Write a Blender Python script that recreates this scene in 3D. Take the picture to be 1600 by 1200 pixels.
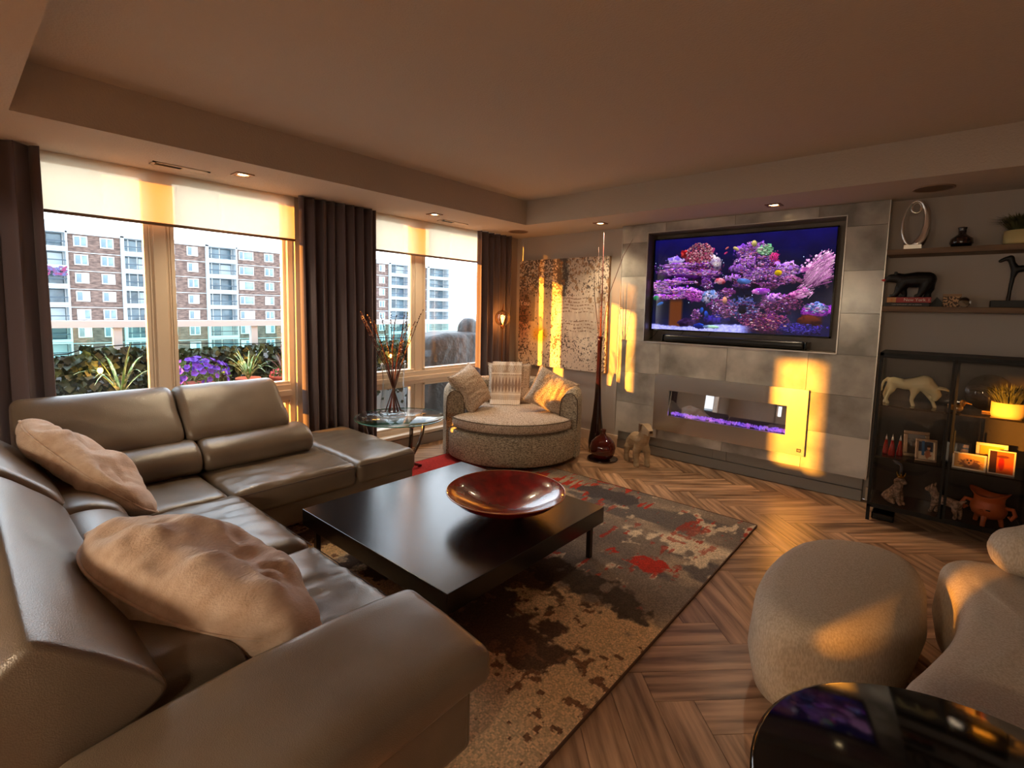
import bpy, bmesh, math, random
import numpy as np
from mathutils import Matrix, Vector
sin, cos, pi, radians, sqrt = math.sin, math.cos, math.pi, math.radians, math.sqrt
random.seed(7); RNG = np.random.RandomState(11)
scene = bpy.context.scene
for o in list(bpy.data.objects): bpy.data.objects.remove(o, do_unlink=True)
COL = scene.collection

# ------------------------------------------------------------------ camera
cam = bpy.data.cameras.new('camera'); camo = bpy.data.objects.new('camera', cam); COL.objects.link(camo)
R_ = Vector((0.75415679, 0.6563223, 0.02210369)); U_ = Vector((-0.07712485, 0.05509496, 0.99549802)); F_ = Vector((-0.65214975, 0.75246633, -0.092169))
m = Matrix.Identity(4)
for i in range(3): m[i][0] = R_[i]; m[i][1] = U_[i]; m[i][2] = -F_[i]
m[0][3], m[1][3], m[2][3] = 4.3285, -5.0591, 1.55
camo.matrix_world = m
cam.sensor_width = 36; cam.lens = 771.2/1600*36; cam.shift_y = -46.9/1600; cam.clip_start = .05; cam.clip_end = 2000
scene.camera = camo
# ------------------------------------------------------------------ sky, sun, exposure
vs = scene.view_settings; vs.view_transform = 'Standard'; vs.look = 'None'; vs.gamma = 1; vs.exposure = 0.5; vs.use_curve_mapping = False
w = bpy.data.worlds.new('sky'); scene.world = w; w.use_nodes = True
nt = w.node_tree; bg = nt.nodes['Background']
tc = nt.nodes.new('ShaderNodeTexCoord'); sx = nt.nodes.new('ShaderNodeSeparateXYZ'); rp = nt.nodes.new('ShaderNodeValToRGB')
nt.links.new(tc.outputs['Generated'], sx.inputs[0]); nt.links.new(sx.outputs['Z'], rp.inputs[0]); nt.links.new(rp.outputs[0], bg.inputs[0])
rp.color_ramp.elements[0].position = 0.0; rp.color_ramp.elements[0].color = (.93, .95, .96, 1)
rp.color_ramp.elements[1].position = .6; rp.color_ramp.elements[1].color = (.70, .85, 1, 1)
bg.inputs[1].default_value = 4.2
sun = bpy.data.lights.new('sun', 'SUN'); suno = bpy.data.objects.new('sun', sun); COL.objects.link(suno)
sun.energy = 22; sun.color = (1, .37, .035); sun.angle = radians(.9)
suno.rotation_euler = Vector((-.43, -1, .138)).to_track_quat('Z', 'Y').to_euler()

# ------------------------------------------------------------------ helpers
def S(r, g, b):
    f = lambda c: (c/255/12.92 if c/255 <= .04045 else ((c/255+.055)/1.055)**2.4)
    return (f(r), f(g), f(b), 1)
MATS = {}
def mat(name, col=(.5,.5,.5,1), rough=.5, metal=0., col2=None, nscale=8., ndetail=4., contrast=(.35,.65), bump=0., bscale=60., stretch=(1,1,1), coat=0., trans=0., ior=1.45, emit=None, estr=0., sheen=0., attr=None, rnd=0., alpha=1., spec=.5, bdist=.01, coords='Object', voro=False):
    if name in MATS: return MATS[name]
    M = bpy.data.materials.new(name); M.use_nodes = True; n = M.node_tree.nodes; l = M.node_tree.links; p = n['Principled BSDF']
    p.inputs['Base Color'].default_value = col; p.inputs['Roughness'].default_value = rough; p.inputs['Metallic'].default_value = metal
    p.inputs['Coat Weight'].default_value = coat; p.inputs['Coat Roughness'].default_value = .05; p.inputs['Transmission Weight'].default_value = trans; p.inputs['IOR'].default_value = ior
    p.inputs['Sheen Weight'].default_value = sheen; p.inputs['Alpha'].default_value = alpha; p.inputs['Specular IOR Level'].default_value = spec
    tcn = n.new('ShaderNodeTexCoord'); mp = n.new('ShaderNodeMapping'); l.new(tcn.outputs[coords], mp.inputs[0]); mp.inputs['Scale'].default_value = stretch
    c_out = None
    if attr:
        a = n.new('ShaderNodeAttribute'); a.attribute_name = attr; c_out = a.outputs['Color']
    elif col2:
        no = n.new('ShaderNodeTexNoise'); no.inputs['Scale'].default_value = nscale; no.inputs['Detail'].default_value = ndetail; l.new(mp.outputs[0], no.inputs[0])
        r = n.new('ShaderNodeValToRGB'); r.color_ramp.elements[0].position = contrast[0]; r.color_ramp.elements[1].position = contrast[1]
        r.color_ramp.elements[0].color = col; r.color_ramp.elements[1].color = col2; l.new(no.outputs[0], r.inputs[0]); c_out = r.outputs[0]
    if rnd:
        oi = n.new('ShaderNodeObjectInfo'); mr = n.new('ShaderNodeMapRange'); mr.inputs[3].default_value = 1-rnd; mr.inputs[4].default_value = 1+rnd; l.new(oi.outputs['Random'], mr.inputs[0])
        mx = n.new('ShaderNodeVectorMath'); mx.operation = 'SCALE'
        if c_out: l.new(c_out, mx.inputs[0])
        else: mx.inputs[0].default_value = col[:3]
        l.new(mr.outputs[0], mx.inputs[3]); c_out = mx.outputs[0]
        ad = n.new('ShaderNodeVectorMath'); ad.operation = 'MULTIPLY_ADD'; l.new(oi.outputs['Random'], ad.inputs[0]); ad.inputs[1].default_value = (37, 53, 11); l.new(tcn.outputs[coords], ad.inputs[2]); l.new(ad.outputs[0], mp.inputs[0])
    if c_out: l.new(c_out, p.inputs['Base Color'])
    if bump:
        if voro:
            no = n.new('ShaderNodeTexVoronoi')
        else:
            no = n.new('ShaderNodeTexNoise'); no.inputs['Detail'].default_value = 3
        no.inputs['Scale'].default_value = bscale; l.new(mp.outputs[0], no.inputs[0])
        b = n.new('ShaderNodeBump'); b.inputs['Strength'].default_value = bump; b.inputs['Distance'].default_value = bdist; l.new(no.outputs[0], b.inputs['Height']); l.new(b.outputs[0], p.inputs['Normal'])
    if emit or estr:
        p.inputs['Emission Strength'].default_value = estr
        if attr: l.new(c_out, p.inputs['Emission Color'])
        elif emit: p.inputs['Emission Color'].default_value = emit
    MATS[name] = M; return M
def glassmat(name, tint=(1,1,1,1), refl=1.0, ior=1.45, power=5):
    if name in MATS: return MATS[name]
    M = bpy.data.materials.new(name); M.use_nodes = True; n = M.node_tree.nodes; l = M.node_tree.links; n.remove(n['Principled BSDF'])
    t = n.new('ShaderNodeBsdfTransparent'); t.inputs[0].default_value = tint; g = n.new('ShaderNodeBsdfGlossy'); g.inputs['Roughness'].default_value = .01
    f = n.new('ShaderNodeLayerWeight'); f.inputs[0].default_value = .5
    pw = n.new('ShaderNodeMath'); pw.operation = 'POWER'; pw.inputs[1].default_value = power; l.new(f.outputs['Facing'], pw.inputs[0])
    mu = n.new('ShaderNodeMath'); mu.operation = 'MULTIPLY_ADD'; mu.use_clamp = True; F0 = ((ior-1)/(ior+1))**2*refl; mu.inputs[1].default_value = 1-F0; mu.inputs[2].default_value = F0; l.new(pw.outputs[0], mu.inputs[0])
    mx = n.new('ShaderNodeMixShader'); l.new(mu.outputs[0], mx.inputs[0]); l.new(t.outputs[0], mx.inputs[1]); l.new(g.outputs[0], mx.inputs[2]); l.new(mx.outputs[0], n['Material Output'].inputs[0])
    MATS[name] = M; return M
def obj(name, V, F, m=None, parent=None, smooth=False, loc=None, rot=None, kind=None, label=None):
    me = bpy.data.meshes.new(name); me.from_pydata([tuple(v) for v in V], [], [tuple(f) for f in F]); me.update()
    if smooth: me.polygons.foreach_set('use_smooth', [True]*len(me.polygons))
    if m: me.materials.append(m)
    o = bpy.data.objects.new(name, me); COL.objects.link(o)
    if parent: o.parent = parent
    if loc is not None: o.location = loc
    if rot is not None: o.rotation_euler = rot
    if kind: o['kind'] = kind
    if label: o['label'] = label
    return o
def tag(o, label, cat, group=None, kind=None):
    o['label'] = label; o['category'] = cat
    if group: o['group'] = group
    if kind: o['kind'] = kind
    return o
def empty(name, loc, label, cat, group=None, rz=0):
    o = bpy.data.objects.new(name, None); COL.objects.link(o); o.location = loc; o.rotation_euler = (0, 0, rz); o.empty_display_size = .1
    return tag(o, label, cat, group)
class G:                                   # geometry collector
    def __init__(s): s.V = []; s.F = []
    def add(s, V, F, M=None):
        k = len(s.V)
        s.V += [tuple(M @ Vector(v)) if M else tuple(v) for v in V]; s.F += [tuple(i+k for i in f) for f in F]; return s
    def box(s, x0, x1, y0, y1, z0, z1, M=None):
        V = [(x,y,z) for x in (x0,x1) for y in (y0,y1) for z in (z0,z1)]
        return s.add(V, [(0,1,3,2),(4,6,7,5),(0,4,5,1),(2,3,7,6),(0,2,6,4),(1,5,7,3)], M)
    def tube(s, pts, r, n=8, cap=True, M=None):
        P = [Vector(p) for p in pts]; rr = r if isinstance(r, (list, tuple)) else [r]*len(P); V = []; F = []
        up = None
        for i, p in enumerate(P):
            t = (P[min(i+1, len(P)-1)]-P[max(i-1, 0)]).normalized()
            if up is None: up = Vector((0,0,1)) if abs(t.z) < .9 else Vector((1,0,0))
            a = t.cross(up).normalized(); b = a.cross(t).normalized(); up = b
            for k in range(n): V.append(p+(a*cos(2*pi*k/n)+b*sin(2*pi*k/n))*rr[i])
        for i in range(len(P)-1):
            for k in range(n): F.append((i*n+k, i*n+(k+1)%n, (i+1)*n+(k+1)%n, (i+1)*n+k))
        if cap: F.append(tuple(range(n))[::-1]); F.append(tuple((len(P)-1)*n+k for k in range(n)))
        return s.add(V, F, M)
    def lathe(s, prof, n=32, M=None, closed=False):
        V = []; F = []; k = len(prof)
        for r, z in prof:
            for j in range(n): V.append((r*cos(2*pi*j/n), r*sin(2*pi*j/n), z))
        for i in range(k if closed else k-1):
            i2 = (i+1) % k
            for j in range(n): F.append((i*n+j, i*n+(j+1)%n, i2*n+(j+1)%n, i2*n+j))
        if not closed:
            if prof[0][0] > 1e-4: F.append(tuple(range(n))[::-1])
            if prof[-1][0] > 1e-4: F.append(tuple((k-1)*n+j for j in range(n)))
        return s.add(V, F, M)
    def prism(s, poly, z0, z1, M=None):
        n = len(poly); V = [(x,y,z0) for x,y in poly]+[(x,y,z1) for x,y in poly]
        return s.add(V, [tuple(range(n))[::-1], tuple(range(n, 2*n))]+[(i, (i+1)%n, (i+1)%n+n, i+n) for i in range(n)], M)
    def build(s, name, m, parent=None, smooth=False, **k): return obj(name, s.V, s.F, m, parent, smooth, **k)
def box(name, b, m, parent=None, **k): return G().box(*b).build(name, m, parent, **k)
def bev(o, wd=.005, seg=2, ang=35):
    b = o.modifiers.new('bevel', 'BEVEL'); b.width = wd; b.segments = seg; b.limit_method = 'ANGLE'; b.angle_limit = radians(ang); return o
def subs(o, n=1):
    b = o.modifiers.new('subsurf', 'SUBSURF'); b.levels = n; b.render_levels = n; return o
def autosmooth(o, ang=40):
    me = o.data; bm = bmesh.new(); bm.from_mesh(me); bmesh.ops.remove_doubles(bm, verts=bm.verts, dist=1e-5)
    for f in bm.faces: f.smooth = True
    for e in bm.edges:
        if len(e.link_faces) == 2 and e.calc_face_angle(0) > radians(ang): e.smooth = False
    bm.to_mesh(me); bm.free(); return o
def softbox(sx, sy, sz, r, n=10, fn=None, loc=(0,0,0)):
    """closed box, centred, dense grid with edges rounded by r"""
    V = {}; F = []; out = []
    def vid(p):
        k = tuple(round(c, 5) for c in p)
        if k not in V: V[k] = len(out); out.append(p)
        return V[k]
    ax = []
    for d in (sx, sy, sz):
        h = d/2; rr = min(r, h*.999); m_ = max(2, int(round(n*d/max(sx, sy, sz))))
        ax.append([-h, -h+rr*.13, -h+rr*.35, -h+rr*.65]+[(-h+rr)+(2*h-2*rr)*i/m_ for i in range(m_+1)]+[h-rr*.65, h-rr*.35, h-rr*.13, h])
    for a in range(3):
        b, c = (a+1) % 3, (a+2) % 3
        for sgn in (0, -1):
            for i in range(len(ax[b])-1):
                for j in range(len(ax[c])-1):
                    q = []
                    for di, dj in ((0,0),(1,0),(1,1),(0,1)):
                        p = [0,0,0]; p[a] = ax[a][sgn]; p[b] = ax[b][i+di]; p[c] = ax[c][j+dj]; q.append(vid(p))
                    F.append(q if sgn == -1 else q[::-1])
    res = []
    for p in out:
        h = (sx/2, sy/2, sz/2); core = [max(-(h[k]-min(r, h[k]*.999)), min(h[k]-min(r, h[k]*.999), p[k])) for k in range(3)]
        d = [p[k]-core[k] for k in range(3)]; L = sqrt(sum(c*c for c in d))
        if L > 1e-9:
            dm = max(abs(c) for c in d); rk = dm
            d = [c/L*rk for c in d]
        v = Vector([core[k]+d[k] for k in range(3)])
        if fn: v = fn(v)
        res.append(v+Vector(loc))
    return res, F
def noise3(p, s, seed=0.):
    from mathutils import noise
    return noise.noise(Vector(p)*s+Vector((seed, seed*1.7, -seed)))
def pillow(w_, h_, t, n=26, seed=1., wr=.012, pinch=.09, amp2=.0, cr=.0, tp=.0):
    """pillow in local XZ plane... lies in XY, thickness Z"""
    V = []; F = []; idx = {}
    for side in (1, -1):
        for i in range(n+1):
            for j in range(n+1):
                u, v = 2*i/n-1, 2*j/n-1
                edge = (i in (0, n) or j in (0, n))
                if edge and side == -1: idx[(side,i,j)] = idx[(1,i,j)]; continue
                x = u*w_/2*(1-pinch*(1-v*v)*abs(u)**3)*(1-cr*v**4*u*u); y = v*h_/2*(1-pinch*(1-u*u)*abs(v)**3)*(1-cr*u**4*v*v)*(1-tp*abs(u)**2.4)
                prof = max(0, (1-u**4)*(1-v**4))**.55*(1-tp*.6*abs(u)**3)*(1-.25*(u*u+v*v)/2)
                z = side*t/2*prof
                wv = noise3((x, y, side*.3), 6, seed)*wr*2.2*prof+noise3((x*2, y*.6, side), 16, seed)*wr*prof + amp2*prof*noise3((x, y, side), 3.3, seed+5)
                if tp: wv -= side*prof*wr*1.5*(1-min(1, abs(noise3((x, y, side), 5.5, seed+9))*5))
                idx[(side,i,j)] = len(V); V.append((x, y, z+wv))
        for i in range(n):
            for j in range(n):
                q = (idx[(side,i,j)], idx[(side,i+1,j)], idx[(side,i+1,j+1)], idx[(side,i,j+1)])
                F.append(q if side == 1 else q[::-1])
    return V, F
def frameM(loc, xdir, ndir):
    x = Vector(xdir).normalized(); z = Vector(ndir); z = (z-x*z.dot(x)).normalized(); y = z.cross(x)
    M = Matrix.Identity(4)
    for i in range(3): M[i][0] = x[i]; M[i][1] = y[i]; M[i][2] = z[i]; M[i][3] = loc[i]
    return M
def skin(name, chains, m, parent=None, sub=2, smooth=True, rs=1.12, vox=None, facet=0, **k):
    """one continuous body: tapered capsules fused by a voxel remesh"""
    g = G(); rmin = 9; ext = [1e9, -1e9]
    for ch in chains:
        rad = [(sum(c[3])/2 if isinstance(c[3], tuple) else c[3])*rs for c in ch]; pts = [Vector(c[:3]) for c in ch]
        for p, r in zip(pts, rad):
            g.lathe([(.02*r,-r)]+[(r*sin(a), -r*cos(a)) for a in np.linspace(.35,2.8,7)]+[(.02*r,r)], 12, Matrix.Translation(p)); rmin = min(rmin, r)
            for c in p: ext = [min(ext[0], c), max(ext[1], c)]
        for i in range(len(pts)-1):
            if (pts[i+1]-pts[i]).length > 1e-5: g.tube([pts[i], pts[i+1]], [rad[i], rad[i+1]], 12)
    o = g.build(name, m, parent, smooth)
    rm = o.modifiers.new('fuse', 'REMESH'); rm.mode = 'VOXEL'; rm.voxel_size = vox or max(.0016, min(rmin*.5, (ext[1]-ext[0])/90)); rm.use_smooth_shade = smooth
    if facet: dc = o.modifiers.new('facet', 'DECIMATE'); dc.ratio = facet
    else: sm_ = o.modifiers.new('soft', 'SMOOTH'); sm_.factor = .6; sm_.iterations = 5
    if 'loc' in k: o.location = k['loc']
    if 'label' in k: o['label'] = k['label']
    return o
def text(name, s, size, m, parent, M, depth=.0006, align='CENTER'):
    cu = bpy.data.curves.new(name, 'FONT'); cu.body = s; cu.size = size; cu.extrude = depth; cu.align_x = align; cu.align_y = 'CENTER'; cu.resolution_u = 2
    t = bpy.data.objects.new(name+'_tmp', cu); COL.objects.link(t); bpy.context.view_layer.update()
    me = bpy.data.meshes.new_from_object(t.evaluated_get(bpy.context.evaluated_depsgraph_get())); bpy.data.objects.remove(t)
    me.transform(M); o = bpy.data.objects.new(name, me); COL.objects.link(o); me.materials.clear(); me.materials.append(m); o.parent = parent; return o
def copy_tree(o, parent=None, **k):
    c = o.copy(); COL.objects.link(c); c.parent = parent
    for ch in [x for x in bpy.data.objects if x.parent == o]: copy_tree(ch, c)
    return c
# numpy value noise
def vnoise(nx, ny, sx_, sy_, seed=0):
    r = np.random.RandomState(seed); gx, gy = int(sx_)+3, int(sy_)+3; g = r.rand(gy, gx)
    x = np.linspace(0, sx_, nx); y = np.linspace(0, sy_, ny); xi = x.astype(int); yi = y.astype(int); fx = x-xi; fy = y-yi
    fx = fx*fx*(3-2*fx); fy = (fy*fy*(3-2*fy))[:, None]
    a = g[yi][:, xi]; b = g[yi][:, xi+1]; c = g[yi+1][:, xi]; d = g[yi+1][:, xi+1]
    return (a*(1-fx)+b*fx)*(1-fy)+(c*(1-fx)+d*fx)*fy
def fbm(nx, ny, sx_, sy_, seed=0, oc=4, gain=.55):
    t = 0; a = 1; tot = 0
    for i in range(oc): t = t+a*vnoise(nx, ny, sx_*2**i, sy_*2**i, seed+i*17); tot += a; a *= gain
    return t/tot
def lin(c): c = np.asarray(c, float)/255; return np.where(c <= .04045, c/12.92, ((c+.055)/1.055)**2.4)
def sheet(name, colors, corner, ux, uy, m, parent=None, **k):
    """painted grid: colors (ny,nx,3) sRGB 0-255, row 0 along corner"""
    ny, nx = colors.shape[:2]; cn = np.array(corner, float); ux = np.array(ux, float); uy = np.array(uy, float)
    U = np.linspace(0, 1, nx+1); Vv = np.linspace(0, 1, ny+1)
    P = cn+U[None, :, None]*ux+Vv[:, None, None]*uy
    me = bpy.data.meshes.new(name); nv = (nx+1)*(ny+1); nf = nx*ny
    me.vertices.add(nv); me.vertices.foreach_set('co', P.reshape(-1))
    i = (np.arange(ny)[:, None]*(nx+1)+np.arange(nx)[None, :]).reshape(-1)
    L = np.stack([i, i+1, i+nx+2, i+nx+1], 1).reshape(-1)
    me.loops.add(nf*4); me.loops.foreach_set('vertex_index', L.astype(np.int32)); me.polygons.add(nf); me.polygons.foreach_set('loop_start', np.arange(0, nf*4, 4, dtype=np.int32))
    me.update(calc_edges=True)
    at = me.color_attributes.new('paint', 'FLOAT_COLOR', 'CORNER')
    c = lin(colors.reshape(-1, 3)); c = np.concatenate([c, np.ones((nf, 1))], 1); at.data.foreach_set('color', np.repeat(c, 4, 0).reshape(-1).astype(np.float32))
    me.materials.append(m); o = bpy.data.objects.new(name, me); COL.objects.link(o)
    if parent: o.parent = parent
    return o
def mixc(a, b, t): t = np.clip(t, 0, 1)[..., None]; return a*(1-t)+np.asarray(b, float)*t
def struct(o): o['kind'] = 'structure'; return o

# ------------------------------------------------------------------ materials
M_wall = mat('wall_paint', S(172,162,152), .85, bump=.08, bscale=180)
M_ceil = mat('ceiling_texture', S(192,180,166), .9, bump=.5, bscale=90, bdist=.006)
M_frame = mat('window_vinyl', S(222,205,185), .45)
M_white = mat('white_metal', S(200,206,208), .4)
M_leather = mat('taupe_leather', S(102,89,76), .28, col2=S(116,103,89), nscale=3, bump=.25, bscale=320, bdist=.002, spec=.6, voro=True)
MATS['taupe_leather'].node_tree.nodes['Principled BSDF'].inputs['Specular IOR Level'].default_value = .9
M_tweed = mat('tweed_fabric', S(96,85,72), .95, col2=S(188,174,152), nscale=95, ndetail=4, contrast=(.34,.66), bump=.3, bscale=260, bdist=.003, stretch=(.6,.6,1.4))
M_tweed2 = mat('pillow_tweed', S(128,106,88), .95, col2=S(206,186,166), nscale=120, ndetail=2, contrast=(.35,.6), bump=.35, bscale=220, bdist=.004)
M_linen = mat('linen_fabric', S(170,156,138), .95, col2=S(192,180,162), nscale=160, ndetail=2, bump=.3, bscale=400, bdist=.002, stretch=(1,1,.35))
M_fleece = mat('pink_fleece', S(206,176,152), 1, col2=S(224,200,180), nscale=25, bump=.6, bscale=160, bdist=.006, stretch=(1,.35,1), sheen=.5)
M_tile = mat('stone_tile', S(132,128,122), .2, col2=S(200,194,184), nscale=2.6, ndetail=9, contrast=(.36,.66), rnd=.07, spec=.5, bump=.05, bscale=30)
M_grey = mat('grey_panel', S(128,124,118), .6)
M_steel = mat('brushed_steel', S(206,200,192), .26, 1., bump=.05, bscale=60, stretch=(1,1,60))
M_chrome = mat('chrome', S(215,215,215), .08, 1.)
M_black = mat('black_metal', S(14,13,13), .5, spec=.3)
M_gloss = mat('black_gloss', S(8,8,9), .08)
M_espresso = mat('espresso_wood', S(20,19,20), .2, col2=S(32,25,23), nscale=6, stretch=(1,12,1), bump=.05, bscale=40, spec=.6)
M_shelfw = mat('shelf_oak', S(92,68,46), .55, col2=S(116,88,60), nscale=5, stretch=(1,8,8))
M_plank = mat('oak_plank', S(112,82,60), .3, col2=S(200,160,126), nscale=1.7, ndetail=7, contrast=(.34,.66), stretch=(1.2,14,1), rnd=.24, bump=.08, bscale=20)
M_curtain = mat('curtain_fabric', S(96,84,90), .8, bump=.1, bscale=300, sheen=.3, bdist=.002)
M_glass = glassmat('clear_glass'); M_gglass = glassmat('green_glass', (.72,.9,.84,1), 1., 1.5); M_tglass = glassmat('table_glass', (.96,.99,.975,1), 1.0, 1.5)
M_smoke = glassmat('smoked_glass', (.75,.73,.7,1), 1., 1.5)
M_redglass = mat('dark_red_glass', S(34,8,7), .06, coat=.6, spec=.6)
M_amberred = mat('ruby_glass', (.13,.008,.005,1), .05, trans=.5, coat=1)
M_bowl = mat('red_lacquer', S(96,5,8), .2, col2=S(136,12,12), nscale=14, stretch=(1,1,1), coat=.6, bump=.25, bscale=35, bdist=.004)

# ------------------------------------------------------------------ floor of herringbone planks
fl = struct(box('floor', (0,6.5,-9.6,0,-.12,-.012), mat('subfloor', S(60,45,35), .8)))
W_ = .161; N_ = 5; U0 = 2.437; V0 = 1.017; r2 = sqrt(.5)
def clip(poly, x0, x1, y0, y1):
    for ax, lim, sg in ((0,x0,1),(0,x1,-1),(1,y0,1),(1,y1,-1)):
        out = []
        for i in range(len(poly)):
            a, b = poly[i], poly[(i+1) % len(poly)]; ina = (a[ax]-lim)*sg >= 0; inb = (b[ax]-lim)*sg >= 0
            if ina: out.append(a)
            if ina != inb: t = (lim-a[ax])/(b[ax]-a[ax]); out.append((a[0]+(b[0]-a[0])*t, a[1]+(b[1]-a[1])*t))
        poly = out
        if len(poly) < 3: return None
    return poly
rest = {0: G(), 1: G()}; nplank = 0; g_ = .0012
for k in range(-14, 15):
    for i in range(-60, 90):
        for ty in (0, 1):
            u0 = i+k*N_; v0 = i-k*N_
            r = (u0, u0+N_, v0, v0+1) if ty == 0 else (u0, u0+1, v0+1, v0+1+N_)
            a, b, c, d = (U0+r[0]*W_+g_, U0+r[1]*W_-g_, V0+r[2]*W_+g_, V0+r[3]*W_-g_)
            uc, vc = (a+b)/2, (c+d)/2; xc, yc = (uc+vc)*r2, (vc-uc)*r2
            if xc < -.6 or xc > 7.1 or yc > .6 or yc < -10.2: continue
            pl = clip([((u+v)*r2, (v-u)*r2) for u, v in ((a,c),(b,c),(b,d),(a,d))], .001, 6.499, -9.599, -.001)
            if not pl: continue
            ang = -pi/4 if ty == 0 else pi/4
            ca, sa = cos(-ang), sin(-ang)
            if .1 < xc < 5.6 and yc > -4.3 and not (.6 < xc < 3.0 and -3.9 < yc < -1.6) and nplank < 300:
                loc = [((x-xc)*ca-(y-yc)*sa, (x-xc)*sa+(y-yc)*ca) for x, y in pl]
                G().prism(loc, -.0115, 0).build('plank', M_plank, fl, loc=(xc, yc, 0), rot=(0,0,ang)); nplank += 1
            else: rest[ty].prism([(x, y) for x, y in pl], -.0115, 0)
for ty in (0, 1):
    ang = -pi/4 if ty == 0 else pi/4; Mi = Matrix.Rotation(-ang, 4, 'Z'); gg = G().add([tuple(Mi @ Vector(v)) for v in rest[ty].V], rest[ty].F)
    gg.build('plank_field', M_plank, fl, rot=(0,0,ang), kind='stuff')

# ------------------------------------------------------------------ walls and ceiling
wb = G().box(-.3,1.85,0,.25,0,2.9).box(3.75,6.7,0,.25,0,2.9).box(1.85,3.75,0,.25,0,1.15).box(1.85,3.75,0,.25,2.45,2.9).box(1.85,3.75,.15,.25,1.15,2.45)
struct(wb.build('wall_back', M_wall))
XW = -.18   # outer face of the window wall
wl = G()
wl.box(XW,0,-.22,0,0,2.9)
wl.box(XW,0,-3.0,-2.26,0,2.9).box(XW,0,-7.7,-4.72,0,2.9).box(XW,0,-9.8,-8.86,0,2.9)
wl.box(XW,0,-2.26,-.22,-.1,.15).box(XW,0,-4.72,-3.0,-.1,.15).box(XW,0,-8.86,-7.7,-.1,.15)
wl.box(XW,0,-2.26,-.22,2.5,2.9).box(XW,0,-4.72,-3.0,2.5,2.9).box(XW,0,-8.86,-7.7,2.44,2.9)
struct(wl.build('wall_left', M_wall))
struct(box('wall_right', (6.5,6.7,-9.8,.2,0,2.9), M_wall))
wr_ = G().box(0,.12,-9.8,-9.6,0,2.9).box(.12,.5,-9.8,-9.6,.92,2.9).box(.86,1.2,-9.8,-9.6,.92,2.9).box(.12,1.33,-9.8,-9.6,0,.18).box(1.33,6.5,-9.8,-9.6,0,2.9).box(.5,.86,-9.8,-9.6,.92,1.86).box(.5,.86,-9.8,-9.6,2.42,2.9).box(1.18,1.21,-9.8,-9.6,.92,2.9).box(1.21,1.33,-9.8,-9.6,.92,1.28).box(1.21,1.33,-9.8,-9.6,1.56,2.9)  # unseen slots shaped to throw sun slivers onto cabinet and ottoman
struct(wr_.build('wall_rear', M_wall))
pt = G().box(0,6.5,-6.1,-6.0,1.96,2.47)  # unseen header beam added to give the fireplace sun patch a level top
struct(pt.build('sun_cut_beam', M_wall))
ce = G().box(.77,6.5,-4.79,-.76,2.73,2.95)                         # raised tray
ce.box(0,.77,-9.6,0,2.47,2.95).box(.77,6.5,-.76,0,2.47,2.95).box(.77,6.5,-9.6,-4.79,2.47,2.95)
struct(ce.build('ceiling', M_ceil))
struct(box('baseboard_back', (.0,1.62,-.018,0,0,.11), M_frame)); struct(box('baseboard_right_of_fireplace', (3.95,6.5,-.018,0,0,.11), M_frame))['kind'] = 'structure'
bpy.data.objects['baseboard_right_of_fireplace'].name = 'baseboard_shelves'
struct(G().box(0,.018,-9.6,-.018,0,.11).build('baseboard_left', M_wall))

# windows (frame, mullion, transom, panes)
def window(n, y0, y1, ym0, ym1, ztop=2.5):
    root = struct(obj('window_%d' % n, *(lambda g: (g.V, g.F))(G().box(-.15,-.04,y0,y0+.05,.15,ztop).box(-.15,-.04,y1-.05,y1,.15,ztop).box(-.15,-.04,y0,y1,ztop-.05,ztop).box(-.15,-.04,y0,y1,.15,.21)), M_frame))
    bev(root, .004)
    mu = G().box(-.14,-.085,ym0,ym1,.2,ztop-.04).box(-.085,-.07,ym0+.03,ym1-.03,.2,ztop-.04).box(-.085,-.078,ym0+.005,ym0+.015,.2,ztop-.04).box(-.085,-.078,ym1-.015,ym1-.005,.2,ztop-.04).build('mullion', M_frame, root); bev(mu, .004)
    bev(G().box(-.155,-.035,y0+.04,y1-.04,.69,.83).box(-.035,-.015,y0+.04,y1-.04,.73,.78).build('transom', M_frame, root), .004)
    for a, b in ((y0+.05, ym0), (ym1, y1-.05)):
        for z0, z1 in ((.21,.69),(.83,ztop-.05)):
            fr = G().box(-.13,-.08,a,a+.025,z0,z1).box(-.13,-.08,b-.025,b,z0,z1).box(-.13,-.05,a,b,z0,z0+.025).box(-.13,-.05,a,b,z1-.025,z1).build('sash', M_frame, root)
            box('pane', (-.10,-.092,a+.02,b-.02,z0+.02,z1-.02), M_glass, fr)
    return root
w1 = window(1, -4.72, -3.0, -4.05, -3.91); w2 = window(2, -2.26, -.22, -1.66, -1.51)
for wn, y0, y1 in ((w1,-4.72,-3.0),(w2,-2.26,-.22)):
    bev(box('window_sill', (-.16,.05,y0,y1,.13,.165), M_frame, wn), .005)
for n_, (y0, y1) in ((3, (-8.86,-7.7)),):
    r_ = struct(G().box(-.15,-.04,y0,y0+.04,.15,2.44).box(-.15,-.04,y1-.04,y1,.15,2.44).box(-.15,-.04,y0,y1,2.4,2.44).build('window_3', M_frame)); box('pane', (-.1,-.092,y0+.03,y1-.03,.15,2.41), M_glass, r_)

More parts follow.
